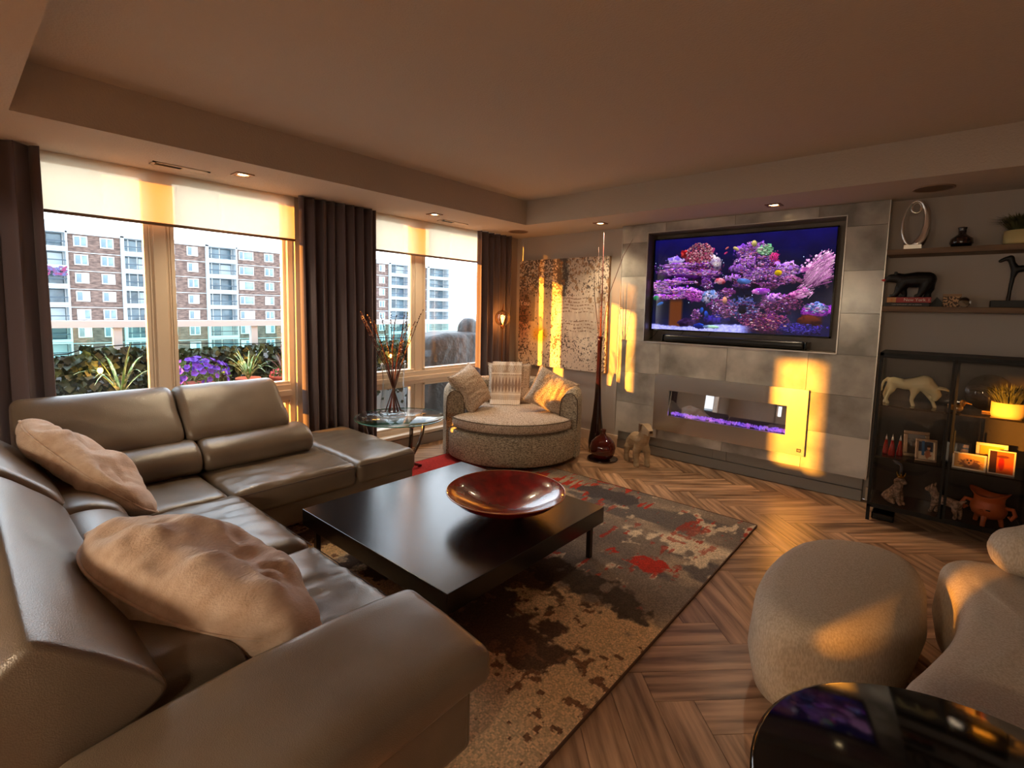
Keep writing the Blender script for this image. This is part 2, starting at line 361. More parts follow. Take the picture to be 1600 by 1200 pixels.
# roller blinds
def blindmat():
    M = bpy.data.materials.new('blind_mesh'); M.use_nodes = True; n = M.node_tree.nodes; l = M.node_tree.links; n.remove(n['Principled BSDF'])
    d = n.new('ShaderNodeBsdfDiffuse'); d.inputs[0].default_value = S(232,220,204); t = n.new('ShaderNodeBsdfTranslucent'); t.inputs[0].default_value = S(236,226,208)
    tr = n.new('ShaderNodeBsdfTransparent'); tr.inputs[0].default_value = (1,.93,.8,1)
    a = n.new('ShaderNodeMixShader'); a.inputs[0].default_value = .65; l.new(d.outputs[0], a.inputs[1]); l.new(t.outputs[0], a.inputs[2])
    no = n.new('ShaderNodeTexNoise'); tcn = n.new('ShaderNodeTexCoord'); mp = n.new('ShaderNodeMapping'); mp.inputs['Scale'].default_value = (1,300,8); l.new(tcn.outputs['Object'], mp.inputs[0]); l.new(mp.outputs[0], no.inputs[0])
    mr = n.new('ShaderNodeMapRange'); mr.inputs[3].default_value = .26; mr.inputs[4].default_value = .34; l.new(no.outputs[0], mr.inputs[0])
    b = n.new('ShaderNodeMixShader'); l.new(mr.outputs[0], b.inputs[0]); l.new(a.outputs[0], b.inputs[1]); l.new(tr.outputs[0], b.inputs[2]); l.new(b.outputs[0], n['Material Output'].inputs[0]); return M
M_blind = blindmat(); M_hem = mat('blind_hem', S(120,92,70), .5)
for y0, y1, lb in ((-4.7,-3.0,'cream translucent roller blind half lowered over the window behind the sofa'),(-2.27,-.72,'cream translucent roller blind half lowered over the window beside the round chair')):
    e = empty('roller_blind', (0,(y0+y1)/2,2.1), lb, 'blind', 'roller blinds on the window wall'); hw = (y1-y0)/2
    G().box(-.003,-.001,-hw,hw,.01,.40).build('fabric', M_blind, e); G().tube([(.0,-hw,.0),(0,hw,0)], .011, 8).build('hem_bar', M_hem, e, True)

# curtains
def curtain(name, y0, y1, folds, amp, lab, xm=.09, flare=.0, z1=2.465, seed=1):
    n = folds*14; nz = 22; V = []; F = []
    rr = random.Random(seed); ph = [rr.uniform(-.5,.5) for _ in range(folds+2)]
    for j in range(nz+1):
        t = j/nz; z = z1*(1-t)+.015*t
        for i in range(n+1):
            s = i/n; q = s*folds; w1_ = ph[int(q)]*(1-(q % 1))+ph[int(q)+1]*(q % 1)
            y = y0+(y1-y0)*s + .35*(y1-y0)/folds*.35*w1_*t + (flare*t*s if flare else 0)
            A = amp*(.72+.28*t)*(1+.3*w1_)
            x = xm+A*sin(q*2*pi+w1_*1.2)+.012*noise3((s*3, t*2, 0), 3, seed)*t
            y += .35*A*sin(q*4*pi)
            V.append((x, y, z))
    for j in range(nz):
        for i in range(n): a = j*(n+1)+i; F.append((a, a+1, a+n+2, a+n+1))
    o = obj('curtain', V, F, M_curtain, None, True); sd = o.modifiers.new('s', 'SOLIDIFY'); sd.thickness = .004
    return tag(o, lab, 'curtain', 'pleated curtains')
curtain('l', -5.55, -4.62, 6, .06, 'dark mauve pleated curtain at the near end of the window behind the sofa', seed=4, xm=.10)
curtain('m', -3.02, -2.24, 8, .068, 'dark mauve pleated curtain hanging between the two windows', seed=2)
curtain('r', -.80, -.16, 6, .06, 'dark mauve pleated curtain in the room corner behind the globe floor lamp', seed=3, xm=.06)

# ------------------------------------------------------------------ fireplace surround
fp = empty('fireplace_surround', (1.62, -.12, 0), 'grey marbled stone tiled chimney breast holding the television niche', 'fireplace')
def P(b): return (b[0]-1.62, b[1]-1.62, b[2]+.12, b[3]+.12, b[4], b[5])
core = G()
for b in ((1.63,1.92,-.108,.0,.2,2.468),(3.67,3.94,-.108,.0,.2,2.468),(1.92,3.67,-.108,.0,2.37,2.468),(1.92,3.67,-.108,.0,.2,.9-.61)): core.box(*P(b))
for b in ((1.92,2.1,-.108,.0,.29,1.22),(3.48,3.67,-.108,.0,.29,1.22),(2.1,3.48,-.108,.0,.88,1.22)): core.box(*P(b))
core.build('core', M_grey, fp)
xs = [1.62,2.11,2.79,3.47,3.95]; zs = [.2,.54,.88,1.225,1.57,1.92,2.28,2.468]; gp = .0016
def cut(b, h):      # subtract rect h from rect b -> list
    x0,x1,z0,z1 = b; a0,a1,c0,c1 = h
    if a1 <= x0 or a0 >= x1 or c1 <= z0 or c0 >= z1: return [b]
    out = []
    if a0 > x0: out.append((x0,a0,z0,z1))
    if a1 < x1: out.append((a1,x1,z0,z1))
    if c0 > z0: out.append((max(x0,a0),min(x1,a1),z0,c0))
    if c1 < z1: out.append((max(x0,a0),min(x1,a1),c1,z1))
    return out
for i in range(4):
    for j in range(7):
        rects = [(xs[i]+gp, xs[i+1]-gp, zs[j]+gp, zs[j+1]-gp)]
        for h in ((1.92,3.67,1.23,2.37),(2.12,3.46,.32,.87)): rects = [q for r in rects for q in cut(r, h)]
        rects = [r for r in rects if r[1]-r[0] > .004 and r[3]-r[2] > .004]
        if not rects: continue
        xm_, zm_ = (xs[i]+xs[i+1])/2, (zs[j]+zs[j+1])/2; gg = G()
        for a0, a1, c0, c1 in rects: gg.box(a0-xm_, a1-xm_, -.006, .006, c0-zm_, c1-zm_)
        gg.build('tile', M_tile, fp, loc=(xm_-1.62, .006, zm_))
niche = G()
for b in ((1.92,3.67,.085,.1,1.23,2.37),(1.92,1.925,-.11,.09,1.23,2.37),(3.665,3.67,-.11,.09,1.23,2.37),(1.92,3.67,-.11,.09,2.363,2.37),(1.92,3.67,-.11,.09,1.225,1.232)): niche.box(*P(b))
niche.build('niche_lining', mat('niche_tile', S(96,86,76), .35, col2=S(120,108,96), nscale=3, ndetail=6), fp)
tr = G()
for b in ((1.913,1.92,-.124,-.11,1.223,2.377),(3.67,3.677,-.124,-.11,1.223,2.377),(1.913,3.677,-.124,-.11,2.37,2.377),(1.913,3.677,-.124,-.11,1.223,1.23),(1.615,1.62,-.124,-.0,.2,2.468),(3.95,3.956,-.124,0,.2,2.468)): tr.box(*P(b))
tr.build('metal_trim', mat('satin_trim', S(200,195,188), .35, .8), fp)
for x0, x1, z0, z1, y in ((1.64,2.70,.102,.198,-.085),(2.702,2.83,.102,.198,-.088),(2.832,3.93,.102,.198,-.085),(1.64,3.93,.004,.098,-.10)):
    bev(box('base_panel', P((x0,x1,y,-.001,z0,z1)), M_grey, fp), .002)
# electric fireplace
ef = empty('electric_fireplace', (2.79, -.13, .6), 'wide brushed steel wall fireplace with glass front and glowing violet crystals', 'fireplace')
def Q(b): return (b[0]-2.79, b[1]-2.79, b[2]+.13, b[3]+.13, b[4]-.6, b[5]-.6)
fr = G()
for b in ((2.08,2.24,-.146,-.125,.30,.895),(3.34,3.5,-.146,-.125,.30,.895),(2.24,3.34,-.146,-.125,.735,.895),(2.24,3.34,-.146,-.125,.30,.47)): fr.box(*Q(b))
fr.build('steel_frame', M_steel, ef)
ins = G()
for b in ((2.2,3.38,-.01,-.003,.33,.86),(2.2,2.22,-.125,-.01,.33,.86),(3.36,3.38,-.125,-.01,.33,.86),(2.2,3.38,-.125,-.01,.33,.45),(2.2,3.38,-.125,-.01,.76,.86)): ins.box(*Q(b))
ins.build('firebox', mat('firebox_black', S(14,13,14), .6), ef)
gfx = G().box(-.556,.556,-.002,.002,-.137,.137).build('glass_front', glassmat('fire_glass', (.75,.75,.78,1), 2.6, 1.9), ef, loc=(0,.012,.0025)); gfx.rotation_euler = (-radians(7.3),0,0)
cr = G(); rr = random.Random(5)
for _ in range(520):
    x, y, z, s_ = rr.uniform(2.25,3.33), rr.uniform(-.085,-.03), .455, rr.uniform(.006,.014); z += rr.uniform(0,.03)
    M = Matrix.Translation((x-2.79, y+.13, z-.6+.012)) @ Matrix.Rotation(rr.uniform(0,6), 4, Vector((rr.random(), rr.random(), rr.random())).normalized()) @ Matrix.Scale(s_, 4)
    cr.add([(1,0,0),(-1,0,0),(0,1,0),(0,-1,0),(0,0,1),(0,0,-1)], [(0,2,4),(2,1,4),(1,3,4),(3,0,4),(2,0,5),(1,2,5),(3,1,5),(0,3,5)], M)
mc = mat('violet_crystal', S(150,120,230), .1, col2=S(255,150,170), nscale=14, contrast=(.4,.6)); pn = mc.node_tree.nodes['Principled BSDF']
vr = mc.node_tree.nodes.new('ShaderNodeTexNoise'); vr.inputs['Scale'].default_value = 60; vrr = mc.node_tree.nodes.new('ShaderNodeValToRGB')
vrr.color_ramp.elements[0].position = .42; vrr.color_ramp.elements[0].color = (.02,.01,.3,1); vrr.color_ramp.elements[1].position = .66; vrr.color_ramp.elements[1].color = (1,.35,.75,1)
pn.inputs['Emission Strength'].default_value = 1.5; vr.inputs['Scale'].default_value = 90; el = vrr.color_ramp.elements.new(.54); el.color = (.25,.12,1,1); tcc = mc.node_tree.nodes.new('ShaderNodeTexCoord')
mc.node_tree.links.new(tcc.outputs['Object'], vr.inputs[0]); mc.node_tree.links.new(vr.outputs[0], vrr.inputs[0]); mc.node_tree.links.new(vrr.outputs[0], pn.inputs['Emission Color']); 
cr.build('crystal_bed', mc, ef, kind='stuff', label='violet and pink lit crystals')
box('maker_plate', Q((3.44,3.475,-.1475,-.146,.335,.365)), M_black, ef)
G().box(*Q((3.449,3.452,-.1488,-.1475,.342,.358))).box(*Q((3.457,3.46,-.1488,-.1475,.342,.358))).box(*Q((3.452,3.457,-.1488,-.1475,.349,.351))).box(*Q((3.464,3.467,-.1488,-.1475,.342,.358))).build('plate_mark', M_steel, ef)

# television
tv = empty('television', (2.77, .03, 1.35), 'large flat television showing a purple coral reef in the tiled niche', 'television')
box('casing', (-.835,.835,-.005,.035,0,.965), M_gloss, tv)
bz = G()
for b in ((-.835,-.825,-.034,-.005,0,.965),(.825,.835,-.034,-.005,0,.965),(-.835,.835,-.034,-.005,.955,.965),(-.835,.835,-.034,-.005,0,.014)): bz.box(*b)
bz.build('bezel', M_gloss, tv)
def reef():
    nx, ny = 620, 352; X, Y = np.meshgrid(np.linspace(0,1,nx), np.linspace(0,1,ny)); Y = Y   # Y up
    n1 = fbm(nx,ny,10,6,1); n2 = fbm(nx,ny,40,24,2,3); n3 = fbm(nx,ny,110,64,3,2); n4 = fbm(nx,ny,24,50,4,3)
    C = np.zeros((ny,nx,3)); top = np.array([10,8,70.]); mid = np.array([8,12,34.]); bot = np.array([10,14,60.])
    C[:] = mid; C = mixc(C, top, (Y-.55)*2.2); C = mixc(C, bot, (.25-Y)*4); C *= (.6+.6*n1[...,None])
    Xa, Ya = X*1.78, Y
    def blob(cx, cy, rx, ry, c1, c2, rough=.5, dens=None, fr=n2, dark=None, ang=0):
        nonlocal C
        dx, dy = Xa-cx*1.78, Ya-cy
        if ang: dx, dy = dx*cos(ang)+dy*sin(ang), -dx*sin(ang)+dy*cos(ang)
        d = np.sqrt((dx/(rx*1.78))**2+(dy/ry)**2)+(n2-.5)*rough*1.6+(n3-.5)*rough*.8
        m_ = np.clip((1-d)*9, 0, 1); tex = np.clip((fr-.5)*4.2+.5, 0, 1)
        sh = np.clip(.45+.8*(dy/ry)*.5+.25, .15, 1.1)
        col = mixc(np.zeros_like(C)+np.array(c1, float), c2, tex)*sh[...,None]
        if dark is not None: hol = np.clip((n3-dark)*9, 0, 1); col = col*(1-.75*hol[...,None])
        C = mixc(C, 0, 0*X); C = C*(1-m_[...,None])+col*m_[...,None]
    PU, PK, DK, LV, WH = (150,60,215), (255,120,190), (50,14,90), (205,130,250), (235,215,245)
    blob(.30,.66,.12,.15,(90,20,70),(235,110,150),.9,fr=n3,dark=.5)     # branching pink coral
    blob(.27,.78,.10,.10,(140,40,90),(255,150,180),1.2,fr=n3,dark=.48)
    blob(.20,.83,.035,.05,(120,10,20),(230,60,60),.5)
    blob(.37,.72,.055,.10,(150,120,170),(240,215,220),.5)
    blob(.14,.76,.06,.05,(120,90,210),(220,190,250),.6)
    for (cx,cy,rx,ry) in ((.19,.70,.17,.035),(.13,.64,.10,.03),(.25,.615,.17,.03),(.33,.60,.10,.025),(.17,.55,.05,.018),(.10,.51,.09,.035),(.04,.47,.05,.07),(.16,.43,.12,.04),(.24,.40,.10,.05),(.05,.36,.05,.03)):
        blob(cx,cy-.02,rx,ry+.012,(35,8,60),(80,20,110),.7); blob(cx,cy+.01,rx,ry,(130,50,200),(245,150,250),.8,fr=n3)
    blob(.11,.36,.09,.03,(150,40,190),(240,110,230),.6); blob(.27,.36,.055,.055,(170,40,190),(250,120,240),.5,fr=n3)
    # room reflection (orange curtain) painted in as soft brown rectangles, then a base
    for xa, xb, ya, yb, cc in ((.105,.205,.02,.37,(96,46,16)),(.86,.97,.05,.27,(60,24,14))): mk = np.clip((X-xa)*60,0,1)*np.clip((xb-X)*60,0,1)*np.clip((Y-ya)*40,0,1)*np.clip((yb-Y)*14,0,1); C = mixc(C, cc, mk*.85)
    blob(.24,.08,.08,.05,(30,14,50),(70,40,100),.6)
    blob(.37,.36,.055,.085,(90,120,190),(225,205,240),.35,fr=n2,dark=.62)       # round pale coral
    blob(.42,.53,.035,.035,(200,60,80),(255,190,210),.4)
    blob(.35,.50,.04,.07,(70,30,110),(210,120,220),1.,fr=n3,dark=.55)
    blob(.44,.24,.07,.12,(70,15,80),(220,100,200),1.1,fr=n3,dark=.5)
    blob(.40,.12,.08,.05,(20,15,90),(60,40,170),.9)
    blob(.29,.16,.03,.06,(60,25,90),(190,110,200),.9,fr=n3,dark=.52)
    blob(.56,.24,.075,.13,(40,50,110),(150,140,200),.8,fr=n3,dark=.53); blob(.555,.24,.03,.05,(8,8,20),(20,20,45),.3)
    # right mountain
    blob(.60,.62,.12,.20,(28,10,50),(120,60,150),1.1,fr=n3,dark=.45)
    for (cx,cy,rx,ry,a,b) in ((.54,.83,.05,.07,(110,50,190),(190,120,240)),(.60,.86,.06,.06,(110,50,170),(225,150,240)),(.66,.83,.045,.06,(90,170,120),(205,250,190)),(.57,.72,.045,.07,(150,80,200),(250,170,240)),(.53,.66,.05,.05,(120,60,190),(220,150,240)),(.71,.72,.03,.07,(150,20,90),(250,80,150)),(.48,.56,.05,.035,(150,80,200),(240,170,250)),(.61,.57,.055,.06,(120,60,160),(250,190,240)),(.66,.62,.05,.04,(140,80,200),(230,160,250)),(.72,.55,.07,.05,(90,30,110),(230,150,220)),(.70,.48,.06,.05,(80,25,90),(210,120,190)),(.77,.62,.08,.08,(160,100,220),(250,190,250)),(.81,.53,.06,.04,(120,50,110),(240,150,200)),(.54,.49,.05,.04,(70,30,110),(170,100,200)),(.47,.42,.04,.04,(90,30,100),(200,90,180))):
        blob(cx,cy,rx,ry,a,b,.8,fr=n3,dark=.56)
    blob(.93,.60,.075,.14,(150,60,140),(255,180,225),.7,fr=n4,ang=.5); blob(.97,.70,.03,.08,(160,80,150),(255,200,230),.8,fr=n4)
    blob(.645,.42,.055,.035,(150,50,190),(245,130,235),.4)
    blob(.84,.40,.06,.04,(170,50,150),(255,140,220),.7,fr=n3,ang=.3)
    blob(.74,.28,.09,.10,(60,12,60),(200,90,180),1.1,fr=n3,dark=.47); blob(.73,.36,.05,.05,(150,60,200),(245,160,250),.5,fr=n3)
    blob(.80,.30,.06,.06,(80,20,60),(220,110,180),1.,fr=n3,dark=.5)
    blob(.93,.24,.07,.07,(120,20,170),(220,70,240),.6,fr=n3); blob(.93,.27,.035,.05,(90,110,220),(190,220,255),.5,fr=n3)
    blob(.70,.10,.12,.11,(60,12,80),(225,90,180),1.2,fr=n3,dark=.5); blob(.62,.14,.04,.10,(90,20,100),(240,130,200),1.,fr=n3,dark=.5)
    blob(.86,.06,.10,.06,(14,10,70),(70,50,190),1.,fr=n3); blob(.90,.14,.06,.06,(50,12,20),(90,35,20),.3)
    pal = [(236,150,240),(200,110,230),(250,190,240),(160,70,210),(120,50,170),(235,120,180),(210,160,250)]
    def polyps(cx, cy, rx, ry, N, r0, r1, pals=pal, flat=.6):
        nonlocal C
        pts = sorted([(RNG.rand(), RNG.rand(), RNG.rand()) for _ in range(N)], key=lambda t: t[2])
        for a, b, q in pts:
            th = a*2*pi; rr_ = b**.5; px, py = cx+rx*rr_*cos(th), cy+ry*rr_*sin(th); rad = r0+(r1-r0)*RNG.rand()**2; ix, iy = int(px*nx), int(py*ny); rw = int(rad*nx)+1; rh = int(rad*flat*1.78*ny)+1
            x0, x1, y0, y1 = max(0,ix-rw), min(nx,ix+rw+1), max(0,iy-rh), min(ny,iy+rh+1)
            if x0 >= x1 or y0 >= y1: continue
            dx = (X[y0:y1,x0:x1]-px)/rad; dy = (Y[y0:y1,x0:x1]-py)/(rad*flat*1.78); d = dx*dx+dy*dy; mk = np.clip((1-d)*2.5,0,1)[...,None]
            c = np.array(pals[RNG.randint(len(pals))], float)*(.55+.5*RNG.rand())*(.62+.45*np.clip(dy,-1,1))[...,None]
            C[y0:y1,x0:x1] = C[y0:y1,x0:x1]*(1-mk)+c*mk
    pk = [(250,150,170),(220,90,120),(255,190,200),(170,50,90)]; bl = [(120,140,220),(190,200,250),(90,90,180),(220,150,220)]; dkp = [(110,40,100),(150,60,120),(70,20,80),(190,90,150),(60,30,110)]
    polyps(.29,.82,.085,.12,420,.003,.008,pk,1.1); polyps(.30,.66,.09,.07,160,.004,.011,dkp)
    for (cx,cy,rx,ry) in ((.19,.71,.16,.022),(.13,.655,.10,.02),(.25,.635,.17,.018),(.33,.615,.10,.016),(.10,.52,.09,.022),(.05,.46,.05,.05),(.16,.425,.11,.022),(.22,.52,.06,.012)): polyps(cx,cy,rx,ry,150,.005,.014,pal,.45)
    polyps(.26,.385,.055,.04,120,.004,.010,[(230,90,230),(180,50,200),(250,140,240)]); polyps(.13,.36,.09,.02,90,.004,.010)
    for (cx,cy,rx,ry,n_,pp) in ((.60,.70,.11,.11,300,pal),(.56,.83,.05,.05,110,pal),(.62,.87,.05,.04,90,pal),(.66,.60,.12,.06,220,pal),(.77,.62,.07,.06,160,pal),(.72,.52,.08,.05,140,dkp+pal[:2]),(.56,.52,.06,.05,120,dkp+pal[:3]),(.45,.40,.05,.05,90,dkp+pal),(.45,.24,.07,.10,220,dkp+pal),(.74,.30,.10,.09,240,dkp+pal[:3]),(.80,.30,.07,.07,130,dkp),(.68,.12,.13,.09,320,dkp+pk),(.57,.22,.08,.10,260,bl+dkp),(.93,.26,.06,.05,110,bl),(.85,.06,.10,.05,160,[(40,40,150),(90,80,210),(60,30,120)]),(.29,.17,.035,.06,70,dkp+pal),(.36,.52,.04,.07,80,dkp+pal),(.66,.83,.04,.045,80,[(190,245,190),(150,220,160),(225,250,210)])): polyps(cx,cy,rx,ry,n_,.003,.010,pp)
    blob(.555,.235,.028,.045,(8,8,20),(20,20,40),.3)
    # streaming anemones
    for cx, cy, L, n_, ang in ((.90,.52,.16,150,.75),(.93,.66,.10,70,.6),(.86,.40,.06,50,.3)):
        for _ in range(n_):
            a = ang+RNG.randn()*.22; x0_, y0_ = cx-.04+RNG.rand()*.07, cy-.06+RNG.rand()*.12; c = np.array([(255,190,235),(225,140,205),(200,110,190)][RNG.randint(3)], float)*(.65+.35*RNG.rand())
            for t in np.linspace(0,1,26):
                ix, iy = int((x0_+L*.45*t*cos(a))*nx), int((y0_+L*t*sin(a))*ny)
                if 0 <= ix < nx-1 and 0 <= iy < ny-1: C[iy:iy+2, ix:ix+1] = c*(.6+.4*t)
    # white sand
    sand = np.clip((.065-.02*np.sin(X*9)+(n2-.5)*.02-Y)*60, 0, 1)*np.clip((.62-X)*14, 0, 1)
    C = C*(1-sand[...,None])+np.array([150,150,235.])*(.8+.4*n3[...,None])*sand[...,None]
    blob(.31,.05,.035,.03,(10,30,130),(40,90,220),.5); blob(.39,.045,.05,.022,(110,140,190),(190,240,210),.4)
    for cx,cy,rx,ry,c,ang in ((.05,.285,.025,.018,(40,110,210),.4),(.555,.525,.04,.03,(90,130,220),-.15),(.735,.60,.02,.03,(250,200,20),0),(.50,.86,.02,.018,(225,200,130),-.5),(.60,.90,.015,.035,(220,200,120),.3),(.45,.87,.012,.01,(250,120,120),.6),(.445,.82,.012,.01,(220,60,120),.6),(.455,.33,.014,.04,(230,150,120),.1),(.32,.22,.012,.035,(30,80,190),-.2),(.35,.18,.012,.04,(30,70,190),.3),(.02,.35,.02,.03,(40,150,90),0)):
        blob(cx,cy,rx,ry,tuple(v*.8 for v in c),c,.15,ang=ang)
    for q in range(60):
        cx, cy = RNG.rand()*.98, RNG.rand()*.6+.2; rad = .0016
        m_ = ((Xa-cx*1.78)**2+(Ya-cy)**2 < rad**2*6); C[m_] = (200,220,255)
    return np.clip(C, 0, 255)
M_scr = mat('screen', (0,0,0,1), .08, attr='paint', estr=1.15); 
pr_ = M_scr.node_tree.nodes['Principled BSDF']
for L_ in list(M_scr.node_tree.links):
    if L_.to_socket == pr_.inputs['Base Color']: M_scr.node_tree.links.remove(L_)
pr_.inputs['Base Color'].default_value = (.004,.004,.005,1)
sheet('screen', reef(), (-.825,-.02,.014), (1.65,0,0), (0,0,.941), M_scr, tv)
text('brand_mark', 'Samsung', .012, M_grey, tv, Matrix.Translation((0,-.0345,.007)) @ Matrix.Rotation(pi/2, 4, 'X')) if False else None
sb = empty('soundbar', (2.775,-.05,1.233), 'long black soundbar lying on the niche ledge below the television', 'soundbar')
V, F = softbox(1.31,.085,.078,.03,12); obj('body', V, F, mat('soundbar_black', S(14,13,13), .35), sb, True, loc=(0,0,.041))
for sx_ in (-.66,.66):
    V, F = softbox(.014,.082,.074,.006,4); obj('end_cap', V, F, M_gloss, sb, True, loc=(sx_,0,.041))
for x in (2.02,2.30,2.58):
    tag(G().tube([(x,.02,1.36),(x-.02,-.01,1.31),(x-.06,-.0,1.27),(x-.12,.01,1.24)], .003, 6).build('power_cable', M_black), 'thin black cable dropping from the television, %s' % {2.02:'leftmost of the three',2.30:'middle one of the three',2.58:'rightmost of the three'}[x], 'cable', 'cables under the television')

# ceiling fittings
M_brz = mat('bronze_trim', S(120,80,50), .4, .6); M_lampe = mat('lamp_glow', (1,.8,.5,1), .5, emit=(1,.72,.36,1), estr=14)
for (x, y, lb) in ((.43,-3.58,'square recessed downlight beside the vent above the sofa'),(.41,-1.77,'square recessed downlight above the glass side table'),(1.51,-.42,'square recessed downlight above the dry reeds'),(3.18,-.39,'square recessed downlight above the television')):
    e = empty('downlight', (x,y,2.47), lb, 'light', 'recessed downlights'); g = G()
    for b in ((-.06,.06,-.06,-.035),(-.06,.06,.035,.06),(-.06,-.035,-.035,.035),(.035,.06,-.035,.035)): g.box(b[0],b[1],b[2],b[3],-.006,0)
    g.build('trim_ring', M_brz, e); G().lathe([(.034,0),(.030,-.002),(0,-.003)], 20).build('bulb', M_lampe, e, True)
    sp = bpy.data.lights.new('spot', 'SPOT'); so = bpy.data.objects.new('spot', sp); COL.objects.link(so); so.parent = e; so.location = (0,0,-.02); sp.energy = 40; sp.color = (1,.78,.5); sp.spot_size = radians(115); sp.spot_blend = .8; sp.shadow_soft_size = .04
M_vent = mat('vent_metal', S(200,180,155), .5)
for (x0, y0, x1, y1, lb) in ((.21,-4.09,.31,-3.75,'white slotted air vent above the window behind the sofa'),(.17,-1.53,.27,-1.17,'white slotted air vent above the corner window')):
    e = empty('air_vent', ((x0+x1)/2,(y0+y1)/2,2.47), lb, 'vent', 'ceiling vents'); a, b = (x1-x0)/2, (y1-y0)/2
    G().box(-a,a,-b,-b+.02,-.006,0).box(-a,a,b-.02,b,-.006,0).box(-a,-a+.02,-b,b,-.006,0).box(a-.02,a,-b,b,-.006,0).build('frame', M_vent, e)
    box('duct', (-a+.02,a-.02,-b+.02,b-.02,-.0015,0), M_black, e)
    for k in range(5): G().box(-a+.022+k*.012,-a+.028+k*.012,-b+.02,b*.0 if k < 9 else b,-.006,-.0015).build('slat', M_black, e)
    box('damper', (-a+.02,a-.02,.01,b-.02,-.005,-.0015), M_vent, e)
for (x, y, lb) in ((.40,-.46,'round flush ceiling speaker in the corner above the globe lamp'),(4.21,-.37,'round flush ceiling speaker above the floating shelves')):
    e = empty('ceiling_speaker', (x,y,2.47), lb, 'speaker', 'ceiling speakers')
    G().lathe([(.12,0),(.12,-.006),(.108,-.006),(.106,0)], 40, None, True).build('rim', mat('speaker_rim', S(150,125,105), .6), e, True); G().lathe([(.106,-.001),(.106,-.004),(0,-.004)], 40).build('grille', mat('speaker_grille', S(104,84,68), .7, bump=.4, bscale=300), e)

# painting
def painting():
    nx = ny = 300; X, Y = np.meshgrid(np.linspace(0,1,nx), np.linspace(0,1,ny))
    C = np.zeros((ny,nx,3))+np.array([214,196,176.]); a = fbm(nx,ny,6,6,21); b = fbm(nx,ny,60,60,22,3); c = fbm(nx,ny,120,120,23,2); d = fbm(nx,ny,12,4,24); n_blotch = fbm(nx,ny,9,9,77)
    C = mixc(C, (196,180,160), (a-.45)*4)
    C = mixc(C, (236,222,200), np.clip((d-.5)*5,0,1)*(Y<.55))
    yel = np.exp(-(((X-.25)/.15)**2+((Y-.42)/.35)**2)**2); C = mixc(C, (238,196,96), yel*.55*(a+.2)); C = mixc(C, (240,170,20), np.exp(-(((X-.27)/.09)**2+((Y-.30)/.07)**2)**2)*.9*(b+.3))
    rust = np.exp(-((X-.05)/.09)**2)*np.clip(1-np.abs(Y-.45)/.4,0,1); C = mixc(C, (150,90,70), rust)
    tea = np.exp(-(((X-.52)/.06)**2+((Y-.85)/.22)**2)**3); C = mixc(C, (104,116,112), tea*.75)
    dens = np.clip(.34+.30*tea+.22*rust+.16*(Y>.72)*(X<.5)+.14*np.exp(-(((X-.62)/.25)**2+((Y-.24)/.1)**2))+.12*(X>.9)-.16*yel-.16*((X>.45)&(Y>.3)&(Y<.66))-.06*((X>.6)&(Y<.9))+.05*(n_blotch>.55), 0, 1)
    spk = np.clip((b*.55+c*.45-(.78-dens*.62))*18, 0, 1); C = mixc(C, (66,54,48), spk*.8)
    brn = np.clip((fbm(nx,ny,30,30,29,3)-.62)*14,0,1)*(Y>.6); C = mixc(C, (140,100,66), brn*.7)
    for k, y0 in enumerate((.64,.61,.58,.55,.52,.44,.41,.38,.35)):       # rows of faded script
        row = (np.abs(Y-y0+.006*np.sin(X*30)) < .005)&(X>.46)&(X<.86); nz = fbm(nx,ny,120,20,40+k,1) > .46; C[row&nz] = (150,122,100)
    dark = (X<.2)&(Y>.42)&(Y<.72); C[dark] = C[dark]*.72
    return np.clip(C,0,255)
pa = empty('painting', (.09,-.045,.82), 'large square abstract canvas of cream, ochre and black speckles with faded script', 'painting')
sheet('canvas_face', painting(), (0,-.001,0), (1.33,0,0), (0,0,1.35), mat('canvas_paint', (1,1,1,1), .75, attr='paint', bump=.2, bscale=120), pa)
box('stretcher', (0,1.33,.0,.043,0,1.35), mat('canvas_edge', S(176,140,104), .8, col2=S(110,80,60), nscale=12), pa)
text('lettering', 'You', .095, mat('letter_cream', S(208,178,168), .8), pa, Matrix.Translation((.095,-.002,.80)) @ Matrix.Rotation(pi/2, 4, 'X'))

